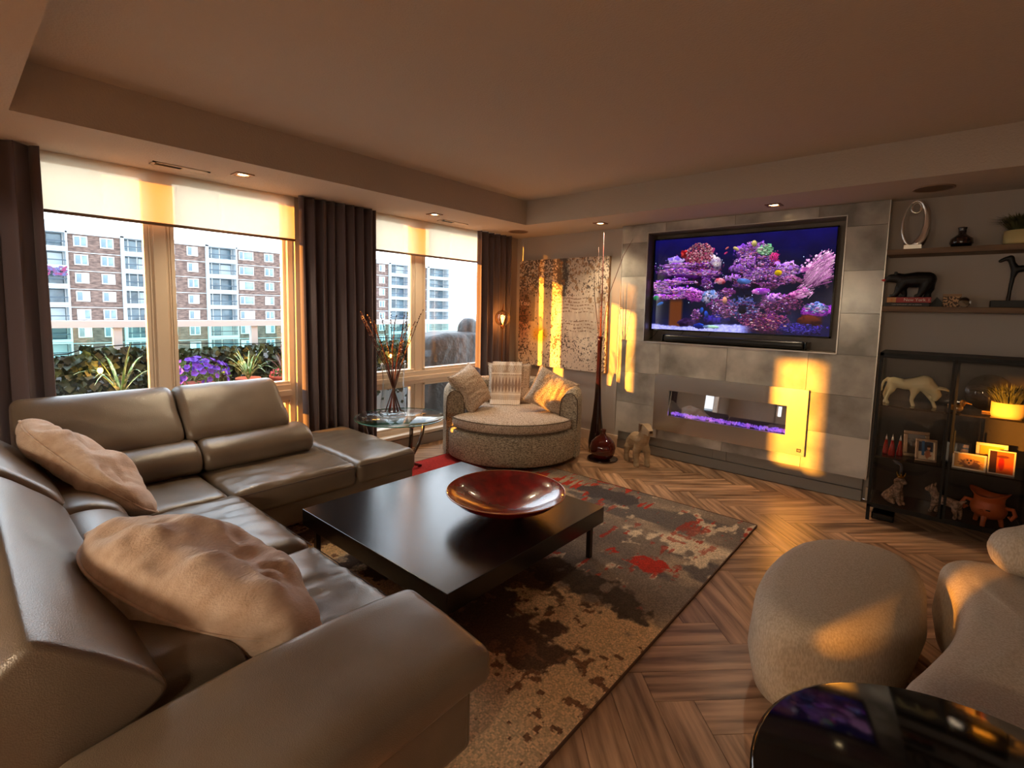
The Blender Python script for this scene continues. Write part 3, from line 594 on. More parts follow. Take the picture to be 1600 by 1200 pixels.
# ------------------------------------------------------------------ rug
def rugc():
    nx, ny = 420, 470; X, Y = np.meshgrid(np.linspace(0,1,nx), np.linspace(0,1,ny))    # X 0..1 = x .5..3.42 ; Y 0..1 = y -4.5..-1.24
    x = .5+X*2.92; y = -4.5+Y*3.26
    a = fbm(nx,ny,7,7,51); b = fbm(nx,ny,30,26,52,4); c = fbm(nx,ny,10,70,53,3); d = fbm(nx,ny,60,14,54,3); e = fbm(nx,ny,5,16,55,3)
    C = np.zeros((ny,nx,3))+np.array([128,112,98.]); C = mixc(C, (112,98,88), (a-.45)*7); C = mixc(C, (168,146,122), (.42-a)*7)
    up = np.clip((y+2.9)*3,0,1)
    C = mixc(C, (102,92,86), np.clip((e-.54)*14,0,1)*up); 
    C = mixc(C, (200,178,150), np.clip((b*.6+d*.4-.60)*22,0,1)*up*np.clip((x-1.9)*1.2,0,1))
    C = mixc(C, (214,192,160), np.clip((.055-np.abs(y+1.9+(b-.5)*.25)*.35-(3.1-x).clip(0)*.12)*40+(b-.5)*4,0,1)*(x>2.5))
    C = mixc(C, (160,52,36), np.clip((c*.35+d*.65-.635)*26,0,1)*up*(.55+.45*np.clip((a-.4)*6,0,1)))
    C = mixc(C, (186,44,24), np.clip((.5-np.hypot((x-3.12)/.42,(y+2.32)/.13))*6+(b-.5)*18-.6,0,1))
    C = mixc(C, (170,48,28), np.clip((.5-np.hypot((x-1.9)/1.0,(y+1.5)/.22))*6+(d-.62)*24,0,1))
    C = mixc(C, (176,36,24), np.clip((1.35-x)*4+(b-.5)*5,0,1)*np.clip((y+2.6)*4,0,1))
    C = mixc(C, (74,66,66), np.clip((.5-np.hypot((x-2.32)/.6,(y+1.47)/.28))*9+(b-.5)*6,0,1)*(x>2.05))
    # lower beige field with brown map-like shapes
    lo = np.clip((-2.75-y+(b-.5)*.5)*7,0,1); C = mixc(C, (222,186,142), lo)
    bz1 = fbm(nx,ny,8,9,57,6,.62); br = np.clip((bz1-.50-.10*np.clip((-3.2-y)*1.5,0,1)-.12*np.clip((x-2.9)*2.5,0,1))*30,0,1)*lo; C = mixc(C, (98,72,54), br); C = mixc(C, (130,92,66), np.clip((fbm(nx,ny,60,66,63,3)-.66)*30,0,1)*lo)
    dk = np.clip((.5-np.hypot((x-2.95)/.8,(y+2.78)/.24))*7+(b-.5)*10,0,1); C = mixc(C, (66,54,46), dk*.9)
    C = C*(.86+.28*RNG.rand(ny,nx)[...,None]); return np.clip(C,0,255)
rug = empty('area_rug', (.5,-4.5,0), 'abstract area rug in grey, cream and rust red under the coffee table', 'rug')
sheet('pile', rugc(), (0,0,.012), (2.92,0,0), (0,3.26,0), mat('rug_pile', (1,1,1,1), 1, attr='paint', bump=.5, bscale=300), rug)
G().box(0,2.92,0,3.26,.001,.011).box(-.006,0,0,3.26,.001,.014).box(2.92,2.926,0,3.26,.001,.014).box(0,2.92,3.26,3.266,.001,.014).build('binding', mat('rug_binding', S(92,62,46), .9), rug)

# ------------------------------------------------------------------ coffee table + bowl
ct = empty('coffee_table', (2.19,-3.075,.012), 'low square espresso-black coffee table with thick top and thin metal frame', 'table')
bev(box('tabletop', (-.645,.645,-.645,.645,.225,.323), M_espresso, ct), .003)
M_bronze = mat('dark_bronze', S(74,62,54), .35, .9)
g = G()
for b in ((-.6,.6,-.6,-.575),(-.6,.6,.575,.6),(-.6,-.575,-.575,.575),(.575,.6,-.575,.575)): g.box(*b,.195,.2245)
g.build('frame', M_bronze, ct)
for sx_ in (-1,1):
    for sy_ in (-1,1): x, y = sx_*.585, sy_*.585; box('leg', (x-.014,x+.014,y-.014,y+.014,0,.195), M_bronze, ct)
bw = empty('bowl', (2.46,-2.93,.335), 'wide shallow red lacquered bowl on the coffee table', 'bowl')
pf = [(0,.0),(.085,0),(.09,.008),(.2,.05),(.3,.1),(.348,.142),(.352,.147),(.346,.147),(.29,.108),(.19,.06),(.1,.03),(.0,.022)]
G().lathe(pf, 72).build('dish', M_bowl, bw, True)
G().tube([(.35*cos(a),.35*sin(a),.147) for a in np.linspace(0,2*pi,73)], .0035, 6, False).build('rim', mat('bowl_rim', S(150,90,60), .2, coat=1), bw, True)

# ------------------------------------------------------------------ sofa
so_ = empty('sectional_sofa', (1.25,-3.97,0), 'l-shaped taupe leather sectional sofa with stitched seats and raised headrests', 'sofa')
def SL(v): return Vector(v)-Vector((1.25,-3.97,0))
def wrinkle(ax, amp, sc, seed, edge=.9):
    def fn(v):
        n = noise3((v.x*(1 if ax == 0 else 3.2), v.y*(3.2 if ax == 0 else 1), 0), sc, seed)
        n2 = noise3((v.x*(1.5 if ax == 0 else 6), v.y*(6 if ax == 0 else 1.5), 1), sc*1.8, seed+3)
        if v.z > 0: v.z += amp*n+amp*.5*n2
        return v
    return fn
def seat(name, x0, x1, y0, y1, z0, z1, r, ax, amp, seed, crown=.012):
    w_, d_, h_ = x1-x0, y1-y0, z1-z0; wf = wrinkle(ax, amp, 5, seed)
    def fn(v):
        if v.z > 0: v.z += crown*max(0, (1-(2*v.x/w_)**4)*(1-(2*v.y/d_)**4))
        return wf(v)
    V, F = softbox(w_, d_, h_, r, 26, fn)
    return obj(name, V, F, M_leather, so_, True, loc=SL(((x0+x1)/2,(y0+y1)/2,(z0+z1)/2)))
def slab(name, prof, a0, a1, axis, rend=.04, n=14, m=M_leather, crown=.0, seed=1, wr=.003):
    """sweep closed profile [(d,z)] along X (axis 0) or Y (axis 1); ends rounded inwards"""
    # smooth profile (chaikin)
    P_ = [Vector((p[0], p[1])) for p in prof]
    for _ in range(3): P_ = [q for i in range(len(P_)) for q in (P_[i]*.75+P_[(i+1) % len(P_)]*.25, P_[i]*.25+P_[(i+1) % len(P_)]*.75)]
    cen = sum(P_, Vector((0,0)))/len(P_); L = a1-a0; secs = []
    for k in range(6): th = k/6*pi/2; secs.append((a0+rend*(1-sin(th)), rend*(1-cos(th))))
    secs = [(a0+rend*(1-cos(k/5*pi/2)), rend*(1-sin(k/5*pi/2))) for k in range(6)]+[(a0+rend+(L-2*rend)*k/n, 0) for k in range(1, n)]+[(a1-rend*(1-cos(k/5*pi/2)), rend*(1-sin(k/5*pi/2))) for k in range(5, -1, -1)]
    V = []; F = []; m_ = len(P_)
    for a, ins_ in secs:
        for i, p in enumerate(P_):
            nrm = (p-cen); q = p-nrm.normalized()*min(ins_, nrm.length*.6)
            q = q+nrm.normalized()*(wr*noise3((a*2, q.x*3, q.y*3), 4, seed)+crown*sin(pi*(a-a0)/L))
            w3 = (a, q.x, q.y) if axis == 0 else (q.x, a, q.y); V.append(SL(w3))
    for s_ in range(len(secs)-1):
        for i in range(m_): F.append((s_*m_+i, s_*m_+(i+1) % m_, (s_+1)*m_+(i+1) % m_, (s_+1)*m_+i))
    F.append(tuple(range(m_))[::-1]); F.append(tuple((len(secs)-1)*m_+i for i in range(m_)))
    o = obj(name, V, F, m, so_, True)
    bm = bmesh.new(); bm.from_mesh(o.data); bmesh.ops.recalc_face_normals(bm, faces=bm.faces); bm.to_mesh(o.data); bm.free(); return o
# bases
for x0,x1,y0,y1 in ((.2,1.24,-5.0,-2.66),(1.24,3.27,-5.0,-3.99)):
    V, F = softbox(x1-x0,y1-y0,.22,.03,10); obj('base', V, F, M_leather, so_, True, loc=SL(((x0+x1)/2,(y0+y1)/2,.215)))
# seats: window side, then near side
seat('seat_cushion', .30,1.262,-4.62,-4.005,.25,.425,.05,0,.006,3)
seat('seat_cushion', .30,1.262,-3.995,-3.17,.25,.425,.05,1,.012,4)
seat('chaise_cushion', .17,1.262,-3.165,-2.645,.25,.425,.05,1,.009,5)
seat('seat_cushion', 1.275,2.16,-4.64,-3.965,.25,.43,.055,1,.014,6,.02)
seat('seat_cushion', 2.17,2.975,-4.64,-3.965,.25,.43,.055,1,.014,8,.02)
# backs on the window side (profile in x,z)
pb = [(.62,.60),(.36,.60),(.24,.66),(.24,.90),(.30,.965),(.40,.955),(.56,.78),(.66,.66)]
slab('backrest', pb, -4.84, -4.055, 1, .05, seed=2); slab('backrest', pb, -4.045, -3.36, 1, .05, seed=4)
slab('back_support', [(.5,.42),(.22,.42),(.22,.62),(.5,.62)], -4.8, -3.3, 1, .02, seed=5)
pl_ = [(.78,.42),(.50,.42),(.46,.60),(.60,.645),(.74,.62),(.82,.53)]
slab('lumbar_roll', pl_, -4.6, -4.005, 1, .03, seed=6); slab('lumbar_roll', pl_, -3.998, -3.25, 1, .05, seed=7)
# backs on the near side (profile in y,z)
pbB = [(-4.74,.56),(-4.95,.50),(-5.12,.56),(-5.13,.70),(-5.0,.83),(-4.96,.83),(-4.85,.735),(-4.74,.62)]
slab('backrest', pbB, 1.43, 2.95, 0, .022, 22, seed=8); slab('backrest', [(a, b+.03) for a, b in pbB], .62, 1.42, 0, .05, seed=9)
slab('back_support', [(-4.9,.40),(-5.12,.40),(-5.12,.60),(-4.9,.60)], .5, 2.86, 0, .02, seed=9)
pl2 = [(-4.52,.42),(-4.8,.42),(-4.86,.56),(-4.76,.63),(-4.62,.62),(-4.52,.54)]
slab('lumbar_roll', pl2, .72, 1.5, 0, .06, seed=10); slab('lumbar_roll', pl2, 1.51, 2.9, 0, .06, seed=11)
# arm
V, F = softbox(.42,.98,.125,.05,18, lambda v: Vector((v.x, v.y, v.z+.006*noise3(v,6,2)+(.03*(1-(v.y/.49)**2) if v.z > 0 else 0)-.10*(v.x+.21)*1.0)))
obj('armrest', V, F, M_leather, so_, True, loc=SL((3.165,-4.49,.50)))
V, F = softbox(.29,.97,.34,.03,10); obj('arm_base', V, F, M_leather, so_, True, loc=SL((3.13,-4.49,.285)))
for x, y in ((.3,-2.75),(1.15,-2.75),(3.15,-4.1),(3.15,-4.9),(.3,-4.85),(1.15,-4.1)): G().tube([SL((x,y,.014)),SL((x,y,.11))], .022, 12).build('foot', M_chrome, so_, True)
M_stitch = mat('stitching', S(66,50,40), .8)
for pts in ([(1.264,-2.66,.40),(1.266,-3.17,.40)],[(1.268,-3.18,.40),(1.266,-3.98,.40)],[(1.30,-3.963,.402),(2.14,-3.963,.402)],[(2.19,-3.963,.402),(2.95,-3.963,.402)],[(1.5,-4.985,.812),(2.2,-4.985,.812),(2.92,-4.985,.812)]): G().tube([SL(p) for p in pts], .0022, 5).build('seam_piping', M_stitch, so_)
# two fleece cushions
def cushion(lab, loc, xd, nd, w_, h_, t, seed, m, amp2=.0, wr=.012, **kw):
    V, F = pillow(w_, h_, t, 34, seed, wr, amp2=amp2, **kw); o = obj('throw_pillow', V, F, m, None, True); subs(o, 1)
    o.matrix_world = frameM(loc, xd, nd); tag(o, lab, 'pillow')
    per = [(u, v) for u, v in [(-1+2*i/20, -1) for i in range(20)]+[(1, -1+2*i/20) for i in range(20)]+[(1-2*i/20, 1) for i in range(20)]+[(-1, 1-2*i/20) for i in range(21)]]
    pn_ = kw.get('pinch', .09); cr_ = kw.get('cr', 0); G().tube([(u*w_/2*(1-pn_*(1-v*v)*abs(u)**3)*(1-cr_*v**4*u*u), v*h_/2*(1-pn_*(1-u*u)*abs(v)**3)*(1-cr_*u**4*v*v)*(1-kw.get('tp',0)*abs(u)**2.4), 0) for u, v in per], .005, 6).build('piping', m, o, True); return o
def rot45(xd, nd):
    x = Vector(xd).normalized(); z = Vector(nd); z = (z-x*z.dot(x)).normalized(); y = z.cross(x); return (x+y).normalized()
d1 = Vector((.77,.40,-.42)); n1 = Vector((.1,.68,.72))
cushion('pinkish beige fleece pillow in the far corner of the leather sofa', (.98,-4.60,.67), d1, n1, .92, .42, .20, 3., M_fleece, .04, .022, pinch=.02, cr=.15, tp=.5)
d2 = Vector((.89,.385,-.22)); n2_ = Vector((.09,.34,.93))
cushion('pinkish beige crumpled fleece pillow by the sofa armrest', (2.48,-4.53,.605), d2, n2_, .94, .54, .27, 8., M_fleece, .06, .030, pinch=.02, cr=.15, tp=.55)

# ------------------------------------------------------------------ round swivel chair
CX, CY = .92, -1.10; ang0 = math.atan2(-.77, .64)
rc = empty('round_chair', (CX,CY,0), 'oversized round swivel chair in beige tweed in the corner', 'chair', rz=ang0)   # local +x = front
G().lathe([(0,.014),(.62,.014),(.64,.03),(.64,.05)], 48).build('plinth', M_black, rc)
V = []; pr2 = [(.0,.05),(.695,.05),(.71,.07),(.715,.30),(.705,.335),(.66,.35),(.0,.352)]
G().lathe(pr2, 96).build('base', M_tweed, rc, True)
def ring(name, prof, a0, a1, m, parent, n=64, endfn=None):
    V = []; F = []; k = len(prof)
    for i in range(n+1):
        t = i/n; a = a0+(a1-a0)*t
        for r, z in (endfn(t, prof) if endfn else prof): V.append((r*cos(a), r*sin(a), z))
    for i in range(n):
        for j in range(k): F.append((i*k+j, i*k+(j+1) % k, (i+1)*k+(j+1) % k, (i+1)*k+j))
    F.append(tuple(range(k))[::-1]); F.append(tuple(n*k+j for j in range(k)))
    return autosmooth(obj(name, V, F, m, parent, True), 50)
def shellp(t, prof):
    e = min(1, min(t, 1-t)*9); h = .74+.0*e; dr = .0
    arch = [(.735,.06),(.735,.45),(.735,.62),(.728,.69),(.70,.735),(.655,.75),(.60,.735),(.565,.69),(.55,.62),(.545,.5),(.56,.36),(.60,.355),(.60,.06)]
    s_ = min(t, 1-t)
    if s_ < .06: q = 1-s_/.06; arch = [(r, z-(.05*q*q if z > .6 else 0)) for r, z in arch]
    return arch
ring('arm_shell', [0]*13, radians(64), radians(296), M_tweed, rc, 90, shellp)
def cushp(n=96):
    V = []; F = []; zz = [(.36,-.02),(.375,.0),(.40,.006),(.445,.004),(.462,-.01),(.47,-.05),(.478,-.2),(.482,-.6)]
    for z, di in zz:
        for i in range(n):
            a = 2*pi*i/n; am = abs((a+pi) % (2*pi)-pi); R0 = .705 if am < radians(58) else (.53 if am > radians(66) else .705-(am-radians(58))/radians(8)*.175)
            R1 = max(.02, R0+di) if di > -.15 else R0*(1+di)
            V.append((R1*cos(a), R1*sin(a), z+.012*noise3((R1*cos(a), R1*sin(a), 0), 5, 3)*(z > .45)))
    for j in range(len(zz)-1):
        for i in range(n): F.append((j*n+i, j*n+(i+1) % n, (j+1)*n+(i+1) % n, (j+1)*n+i))
    F.append(tuple(range(n))[::-1]); F.append(tuple((len(zz)-1)*n+i for i in range(n))); return V, F
V, F = cushp(); cu = obj('seat_cushion', V, F, M_tweed2, rc, True)
M_pip = mat('dark_piping', S(96,82,68), .9)
G().tube([(.71*cos(a),.71*sin(a),.459) for a in np.linspace(radians(-58),radians(58),40)], .005, 6).build('piping', M_pip, cu, True)
G().tube([(.71*cos(a),.71*sin(a),.372) for a in np.linspace(radians(-58),radians(58),40)], .004, 6).build('piping', M_pip, cu, True)
for sg in (-1,1):
    a = radians(64)*sg; pts = [(r*cos(a*.995), r*sin(a*.995), z-.045) for r, z in [(.735,.45),(.735,.62),(.728,.69),(.70,.735),(.655,.755),(.60,.735),(.565,.69),(.55,.62),(.545,.5)]]
    G().tube(pts, .0055, 6).build('arm_piping', M_pip, rc, True)
Mrc = Matrix.Translation((CX,CY,0)) @ Matrix.Rotation(ang0, 4, 'Z')
def rl(p): return Mrc @ Vector(p)
def rv(p): return Mrc.to_3x3() @ Vector(p)
cushion('tweed pillow leaning on the round chair arm beside the glass table', rl((.08,-.45,.70)), rv((.0,.55,-.83)), rv((.50,.74,.49)), .46, .42, .22, 12., M_tweed2)
cushion('tweed pillow standing at the back of the round chair behind the throw', rl((-.36,-.05,.70)), rv((0,1,0)), rv((.96,0,.3)), .50, .46, .18, 14., M_tweed2)
cushion('tweed pillow leaning on the round chair arm beside the painting', rl((.06,.41,.68)), rv((.1,.88,-.42)), rv((.80,-.30,.45)), .46, .42, .21, 16., M_tweed2)
# throw draped over the middle pillow
def throw():
    nx, ny = 110, 150; X, Y = np.meshgrid(np.linspace(0,1,nx), np.linspace(0,1,ny)); C = np.zeros((ny,nx,3))+np.array([214,196,178.])
    C = mixc(C, (176,152,134), np.clip((fbm(nx,ny,8,10,71)-.5)*5,0,1)*(Y>.4))
    zig = np.abs(((X*9) % 1)-.5)*2; band = (Y>.22)&(Y<.36); dia = band&(np.abs(Y-.29)/.07 < 1-zig*1.0); C[dia] = (160,134,118)
    C[(np.abs(Y-.38)<.01)|(np.abs(Y-.20)<.01)] = (236,222,206); C[(np.abs(Y-.37)<.006)&(((X*30) % 1)<.5)] = (160,134,118)
    dots = (Y<.17)&(((X*16) % 1)<.4)&(((Y*40) % 1)<.5); C[dots] = (186,166,150)
    hb = (Y>.42)&((((X*14+np.abs((Y*20) % 2-1)*1.2)) % 1)<.4); C[hb] = C[hb]*.9; return C
th = sheet('throw_blanket', throw(), (0,0,0), (1,0,0), (0,1,0), mat('knit_throw', (1,1,1,1), 1, attr='paint', bump=.5, bscale=90))
for v in th.data.vertices:
    u, t = v.co.x, v.co.y; y = (u-.5)*.335
    path = [(-.16,.478),(-.215,.52),(-.245,.62),(-.27,.80),(-.30,.90),(-.34,.935),(-.39,.925),(-.43,.86),(-.45,.78)]
    q = t*(len(path)-1); i = min(int(q), len(path)-2); f = q-i; x = path[i][0]*(1-f)+path[i+1][0]*f; z = path[i][1]*(1-f)+path[i+1][1]*f
    x += .006*sin(u*17+t*3)+.004*noise3((u,t,0),6,3); v.co = rl((x+.012, y-.06-.03*(1-t), z+.012))
sd = th.modifiers.new('s','SOLIDIFY'); sd.thickness = .006
tag(th, 'cream and tan knitted throw with diamond border draped over the chair pillow', 'blanket'); th.data.polygons.foreach_set('use_smooth', [True]*len(th.data.polygons))

# ------------------------------------------------------------------ globe floor lamp
lp = empty('floor_lamp', (.21,-.50,0), 'slim bronze floor lamp with clear glass globe lit beside the curtain', 'lamp')
G().lathe([(0,0),(.12,0),(.12,.012),(.11,.018),(.012,.022),(.012,.03)], 32).build('base', M_brz, lp, True)
G().tube([(0,0,.02),(0,0,1.27),(0,0,1.30)], [.008,.008,.012], 12).build('pole', M_brz, lp, True)
G().tube([(0,0,1.30),(0,0,1.34)], [.026,.022], 16).build('socket', M_brz, lp, True)
G().lathe([(.02+.0, -.105)]+[(.10*sin(a),-.10*cos(a)) for a in np.linspace(.25,2.95,22)], 36).build('globe', glassmat('lamp_glass', (.78,.64,.46,1), 3, 1.6, 2), lp, True, loc=(0,0,1.425))
bb = G().lathe([(.012,1.34),(.016,1.36),(.026,1.39),(.03,1.42),(.024,1.45),(.0,1.465)], 16).build('bulb', glassmat('bulb_glass', (1,.8,.5,1), 1., 1.45), lp, True)
M_fil = mat('filament', (1,.5,.1,1), .5, emit=(1,.5,.12,1), estr=22)
fg = G()
for a in np.linspace(0,2*pi,7)[:-1]: fg.tube([(.004*cos(a),.004*sin(a),1.36),(.016*cos(a),.016*sin(a),1.40),(.010*cos(a),.010*sin(a),1.44)], .0013, 5)
fg.build('filament', M_fil, bb); G().tube([(0,0,1.525),(0,0,1.55),(.012,0,1.60)], [.012,.008,.004], 8).build('finial', M_brz, lp, True)
pl = bpy.data.lights.new('bulb_light', 'POINT'); po = bpy.data.objects.new('bulb_light', pl); COL.objects.link(po); po.parent = lp; po.location = (0,0,1.41); pl.energy = 7; pl.color = (1,.55,.22); pl.shadow_soft_size = .03

# ------------------------------------------------------------------ tall vase, reeds, round bottle, disc
tvz = empty('floor_vase', (1.56,-.42,0), 'tall slender dark glass floor vase with long tapering neck holding dry reeds', 'vase')
G().lathe([(.0,.002),(.075,.002),(.085,.05),(.088,.12),(.07,.25),(.05,.42),(.036,.6),(.028,.8),(.025,1.05),(.026,1.22),(.034,1.27),(.030,1.272),(.02,1.22),(.02,.7),(.04,.4),(.06,.2),(.0,.05)], 32).build('body', M_redglass, tvz, True)
M_reed = mat('dry_reed', S(70,34,24), .7); M_reed2 = mat('red_reed', S(92,28,16), .7)
for i, (pts, r, mm, lb) in enumerate((([(1.565,-.42,.5),(1.565,-.42,1.4),(1.56,-.42,2.37)], .0075, M_reed2, 'thickest reddish reed, tallest in the floor vase'),
    ([(1.56,-.42,.5),(1.54,-.42,1.3),(1.50,-.42,2.22)], .0025, M_reed, 'thin straight reed left of the thick one, in the floor vase'),
    ([(1.555,-.425,.5),(1.54,-.42,1.3),(1.47,-.42,1.7),(1.45,-.42,2.08)], .0035, M_reed, 'knobbly reed leaning furthest toward the painting in the floor vase'),
    ([(1.57,-.42,.5),(1.575,-.42,1.3),(1.66,-.42,1.75),(1.80,-.42,2.12),(1.90,-.42,2.28)], .003, M_reed2, 'reed arching over the fireplace tiles from the floor vase'),
    ([(1.55,-.415,.5),(1.55,-.41,1.3),(1.53,-.41,1.8),(1.54,-.40,2.0)], .0035, M_reed, 'short brown reed in the middle of the floor vase'))):
    o = G().tube(pts, [r]*(len(pts)-1)+[r*.4], 6).build('dry_reed', mm, None, True); tag(o, lb, 'reed', 'dry reeds')
for (x,y,z) in (): pass
dp = G().lathe([(0,0),(.13,0),(.155,.006),(.16,.014),(.155,.016),(.125,.008),(0,.007)], 48).build('glass_plate', M_redglass, None, True, loc=(1.76,-.62,0)); tag(dp, 'dark red glass plate on the floor under the round bottle', 'plate')
bt = empty('round_bottle', (1.76,-.62,.008), 'squat round ruby glass bottle vase beside the carved dog', 'vase')
G().lathe([(.0,.0),(.06,.0),(.10,.02),(.128,.07),(.132,.12),(.115,.18),(.075,.225),(.035,.25),(.024,.275),(.03,.305),(.033,.31),(.022,.31),(.018,.27),(.028,.245)], 48).build('body', M_amberred, bt, True)
G().lathe([(.0,.008),(.055,.01),(.094,.028),(.118,.075),(.118,.10),(.0,.10)], 40).build('liquid', M_redglass, bt, True)

# carved dog (faceted)
dg = empty('carved_dog', (2.10,-.50,0), 'faceted pale carved wooden dog figure standing beside the fireplace', 'figurine', rz=-.62)
M_dogw = mat('carved_wood', S(150,128,100), .6, col2=S(176,152,122), nscale=6, stretch=(1,1,5))
skin('body', [[(-.13,0,.20,(.055,.06)),(-.05,0,.25,(.06,.07)),(.05,0,.26,(.065,.075)),(.10,0,.30,(.055,.05)),(.12,0,.37,(.045,.045))],
  [(.05,0,.26,.06),(.085,.05,.16,(.032,.032)),(.09,.052,.08,.024),(.095,.052,.02,.026),(.115,.052,.015,.02)],
  [(.05,0,.26,.06),(.06,-.05,.16,(.032,.032)),(.065,-.052,.08,.024),(.07,-.052,.02,.026),(.09,-.052,.015,.02)],
  [(-.13,0,.20,.05),(-.15,.05,.15,(.035,.03)),(-.165,.055,.08,.022),(-.15,.055,.02,.025),(-.13,.055,.015,.02)],
  [(-.13,0,.20,.05),(-.13,-.05,.15,(.035,.03)),(-.145,-.055,.08,.022),(-.13,-.055,.02,.025),(-.11,-.055,.015,.02)],
  [(-.13,0,.20,.05),(-.20,0,.18,.018),(-.22,0,.12,.01)]], M_dogw, dg, smooth=False, rs=1.15, vox=.008, facet=.07)
g = G(); g.add([(.08,-.045,.37),(.08,.045,.37),(.08,.045,.44),(.08,-.045,.44),(.155,-.042,.36),(.155,.042,.36),(.15,.038,.445),(.15,-.038,.445),(.235,-.026,.35),(.235,.026,.35),(.235,.024,.40),(.235,-.024,.40)], [(0,3,2,1),(0,1,5,4),(4,5,9,8),(3,7,6,2),(7,11,10,6),(0,4,7,3),(1,2,6,5),(4,8,11,7),(5,6,10,9),(8,9,10,11)])
g.build('head', M_dogw, dg)
for s_ in (-1,1): G().add([(.085,.046*s_,.44),(.13,.046*s_,.44),(.12,.056*s_,.37),(.095,.058*s_,.355),(.085,.052*s_,.44),(.13,.054*s_,.44)], [(0,1,2,3),(0,3,4),(1,5,2),(4,3,2,5),(0,4,5,1)]).build('ear', mat('dark_carved', S(92,70,52), .6), dg)
bev(G().box(.225,.243,-.014,.014,.375,.40).build('nose', mat('dog_nose', S(60,40,30), .5), dg), .003)

# ------------------------------------------------------------------ floating shelves and their objects
for z0, z1, lb in ((2.02,2.06,'dark oak floating shelf just below the ceiling with a silver sculpture'),(1.59,1.63,'dark oak floating shelf above the glass cabinet carrying books')):
    e = empty('floating_shelf', (5.05,-.14,z0), lb, 'shelf', 'floating wall shelves'); bev(box('board', (-1.08,1.08,-.14,.138,0,z1-z0), M_shelfw, e), .002)
YS = -.15
def at(o, x, z, y=YS): o.location = (x, y, z)
M_silv = mat('polished_silver', S(225,220,212), .22, 1.)
sc = empty('silver_sculpture', (4.115,YS,2.06), 'shiny silver open-loop swirl sculpture on square base, upper shelf', 'sculpture')
bev(box('base', (-.055,.055,-.035,.035,0,.042), M_silv, sc), .003)
th_ = [radians(-100)+t*radians(215) for t in np.linspace(0,1,34)]
G().tube([(.072*cos(a)+.002,0,.205+.165*sin(a)) for a in th_], [.007+.034*max(0,1-i/30)**.9*(min(1,.35+i/6)) for i in range(34)], 16).build('thick_swirl', M_silv, sc, True)
G().tube([(.074*cos(a),.004,.20+.17*sin(a)) for a in np.linspace(radians(262),radians(112),26)], [.014*(1-i/40) for i in range(26)], 12).build('thin_swirl', M_silv, sc, True)
G().tube([(.002+.028*cos(a),0,.318+.038*sin(a)) for a in np.linspace(1.2,7.6,28)], [.004+.005*sin(i/27*pi) for i in range(28)], 10).build('curl', M_silv, sc, True)
sv = empty('squat_vase', (4.39,YS,2.06), 'small dark glazed squat vase with short collar neck, upper shelf', 'vase')
G().lathe([(0,0),(.045,0),(.058,.015),(.066,.045),(.058,.07),(.035,.09),(.023,.1),(.023,.135),(.028,.145),(.024,.15),(.017,.14),(.017,.1)], 36).build('body', mat('dark_glaze', S(16,14,20), .12, coat=1), sv, True)
G().lathe([(.0655,.03),(.0675,.045),(.0605,.07)], 10).build('panel', mat('glaze_panel', S(80,50,36), .4, col2=S(40,24,20), nscale=60), sv, True)
def grass(name, parent, R, H, nb, m, seed, z0=0, droop=.3):
    rr = random.Random(seed); g = G()
    for _ in range(nb):
        a = rr.uniform(0,2*pi); r0 = rr.uniform(0,R*.45); L = H*rr.uniform(.7,1.1); sp = rr.uniform(.1,1.)*R*1.1; wv = .0035
        b = [Vector((r0*cos(a), r0*sin(a), z0)), Vector(((r0+sp*.45)*cos(a), (r0+sp*.45)*sin(a), z0+L*.62)), Vector(((r0+sp)*cos(a), (r0+sp)*sin(a), z0+L*(1-droop*sp/R)))]
        s_ = Vector((-sin(a), cos(a), 0))*wv; g.add([b[0]-s_, b[0]+s_, b[1]+s_*1.2, b[1]-s_*1.2, b[2]], [(0,1,2,3),(3,2,4)])
    return g.build(name, m, parent, kind='stuff')
M_leafd = mat('dark_grass', S(44,48,22), .6, col2=S(84,84,44), nscale=20); M_pot = mat('beige_pot', S(196,176,120), .6, bump=.1, bscale=60)
def potplant(loc, lb, seed, r=.095, h=.10):
    e = empty('potted_grass', loc, lb, 'plant', 'potted grass tufts'); G().lathe([(0,0),(r*.93,0),(r,.02),(r,h),(r-.008,h),(r-.012,h-.012),(0,h-.012)], 40).build('pot', M_pot, e, True)
    grass('grass_blades', e, .15, .14, 420, M_leafd, seed, h-.012); return e
potplant((4.70,YS,2.06), 'spiky dark green grass tuft in a beige pot on the upper shelf', 3)
# lower shelf
def book(loc, w_, d_, h_, m, lb, txt=None, tm=None):
    e = empty('book', loc, lb, 'book', 'stacked books'); bev(G().box(-w_/2,w_/2,-d_/2,d_/2,0,.003).box(-w_/2,w_/2,-d_/2,d_/2,h_-.003,h_).box(-w_/2,w_/2,-d_/2,-d_/2+.004,0,h_).build('cover', m, e), .001)
    box('pages', (-w_/2+.004,w_/2-.004,-d_/2+.004,d_/2-.004,.003,h_-.003), mat('paper', S(205,190,165), .9), e); return e
b2 = book((4.115,-.18,1.63), .262,.19,.028, mat('book_black', S(20,18,20), .5), 'black book at the bottom of the stack under the bear')
text('spine_text', 'CONTEMPORARY ART & DESIGN', .012, mat('spine_white', S(170,165,160), .6), b2, Matrix.Translation((0,-.0955,.014)) @ Matrix.Rotation(pi/2, 4, 'X'))
b1 = book((4.125,-.18,1.658), .262,.19,.042, mat('book_red', S(150,16,18), .45), 'red book with new york on its spine under the bear')
box('spine_panel', (-.1295,-.075,-.0965,-.0948,.002,.040), mat('spine_tan', S(190,140,90), .6), b1)
text('spine_text', 'New York', .030, mat('spine_text', S(225,200,190), .6), b1, Matrix.Translation((.035,-.0957,.021)) @ Matrix.Rotation(pi/2, 4, 'X'))
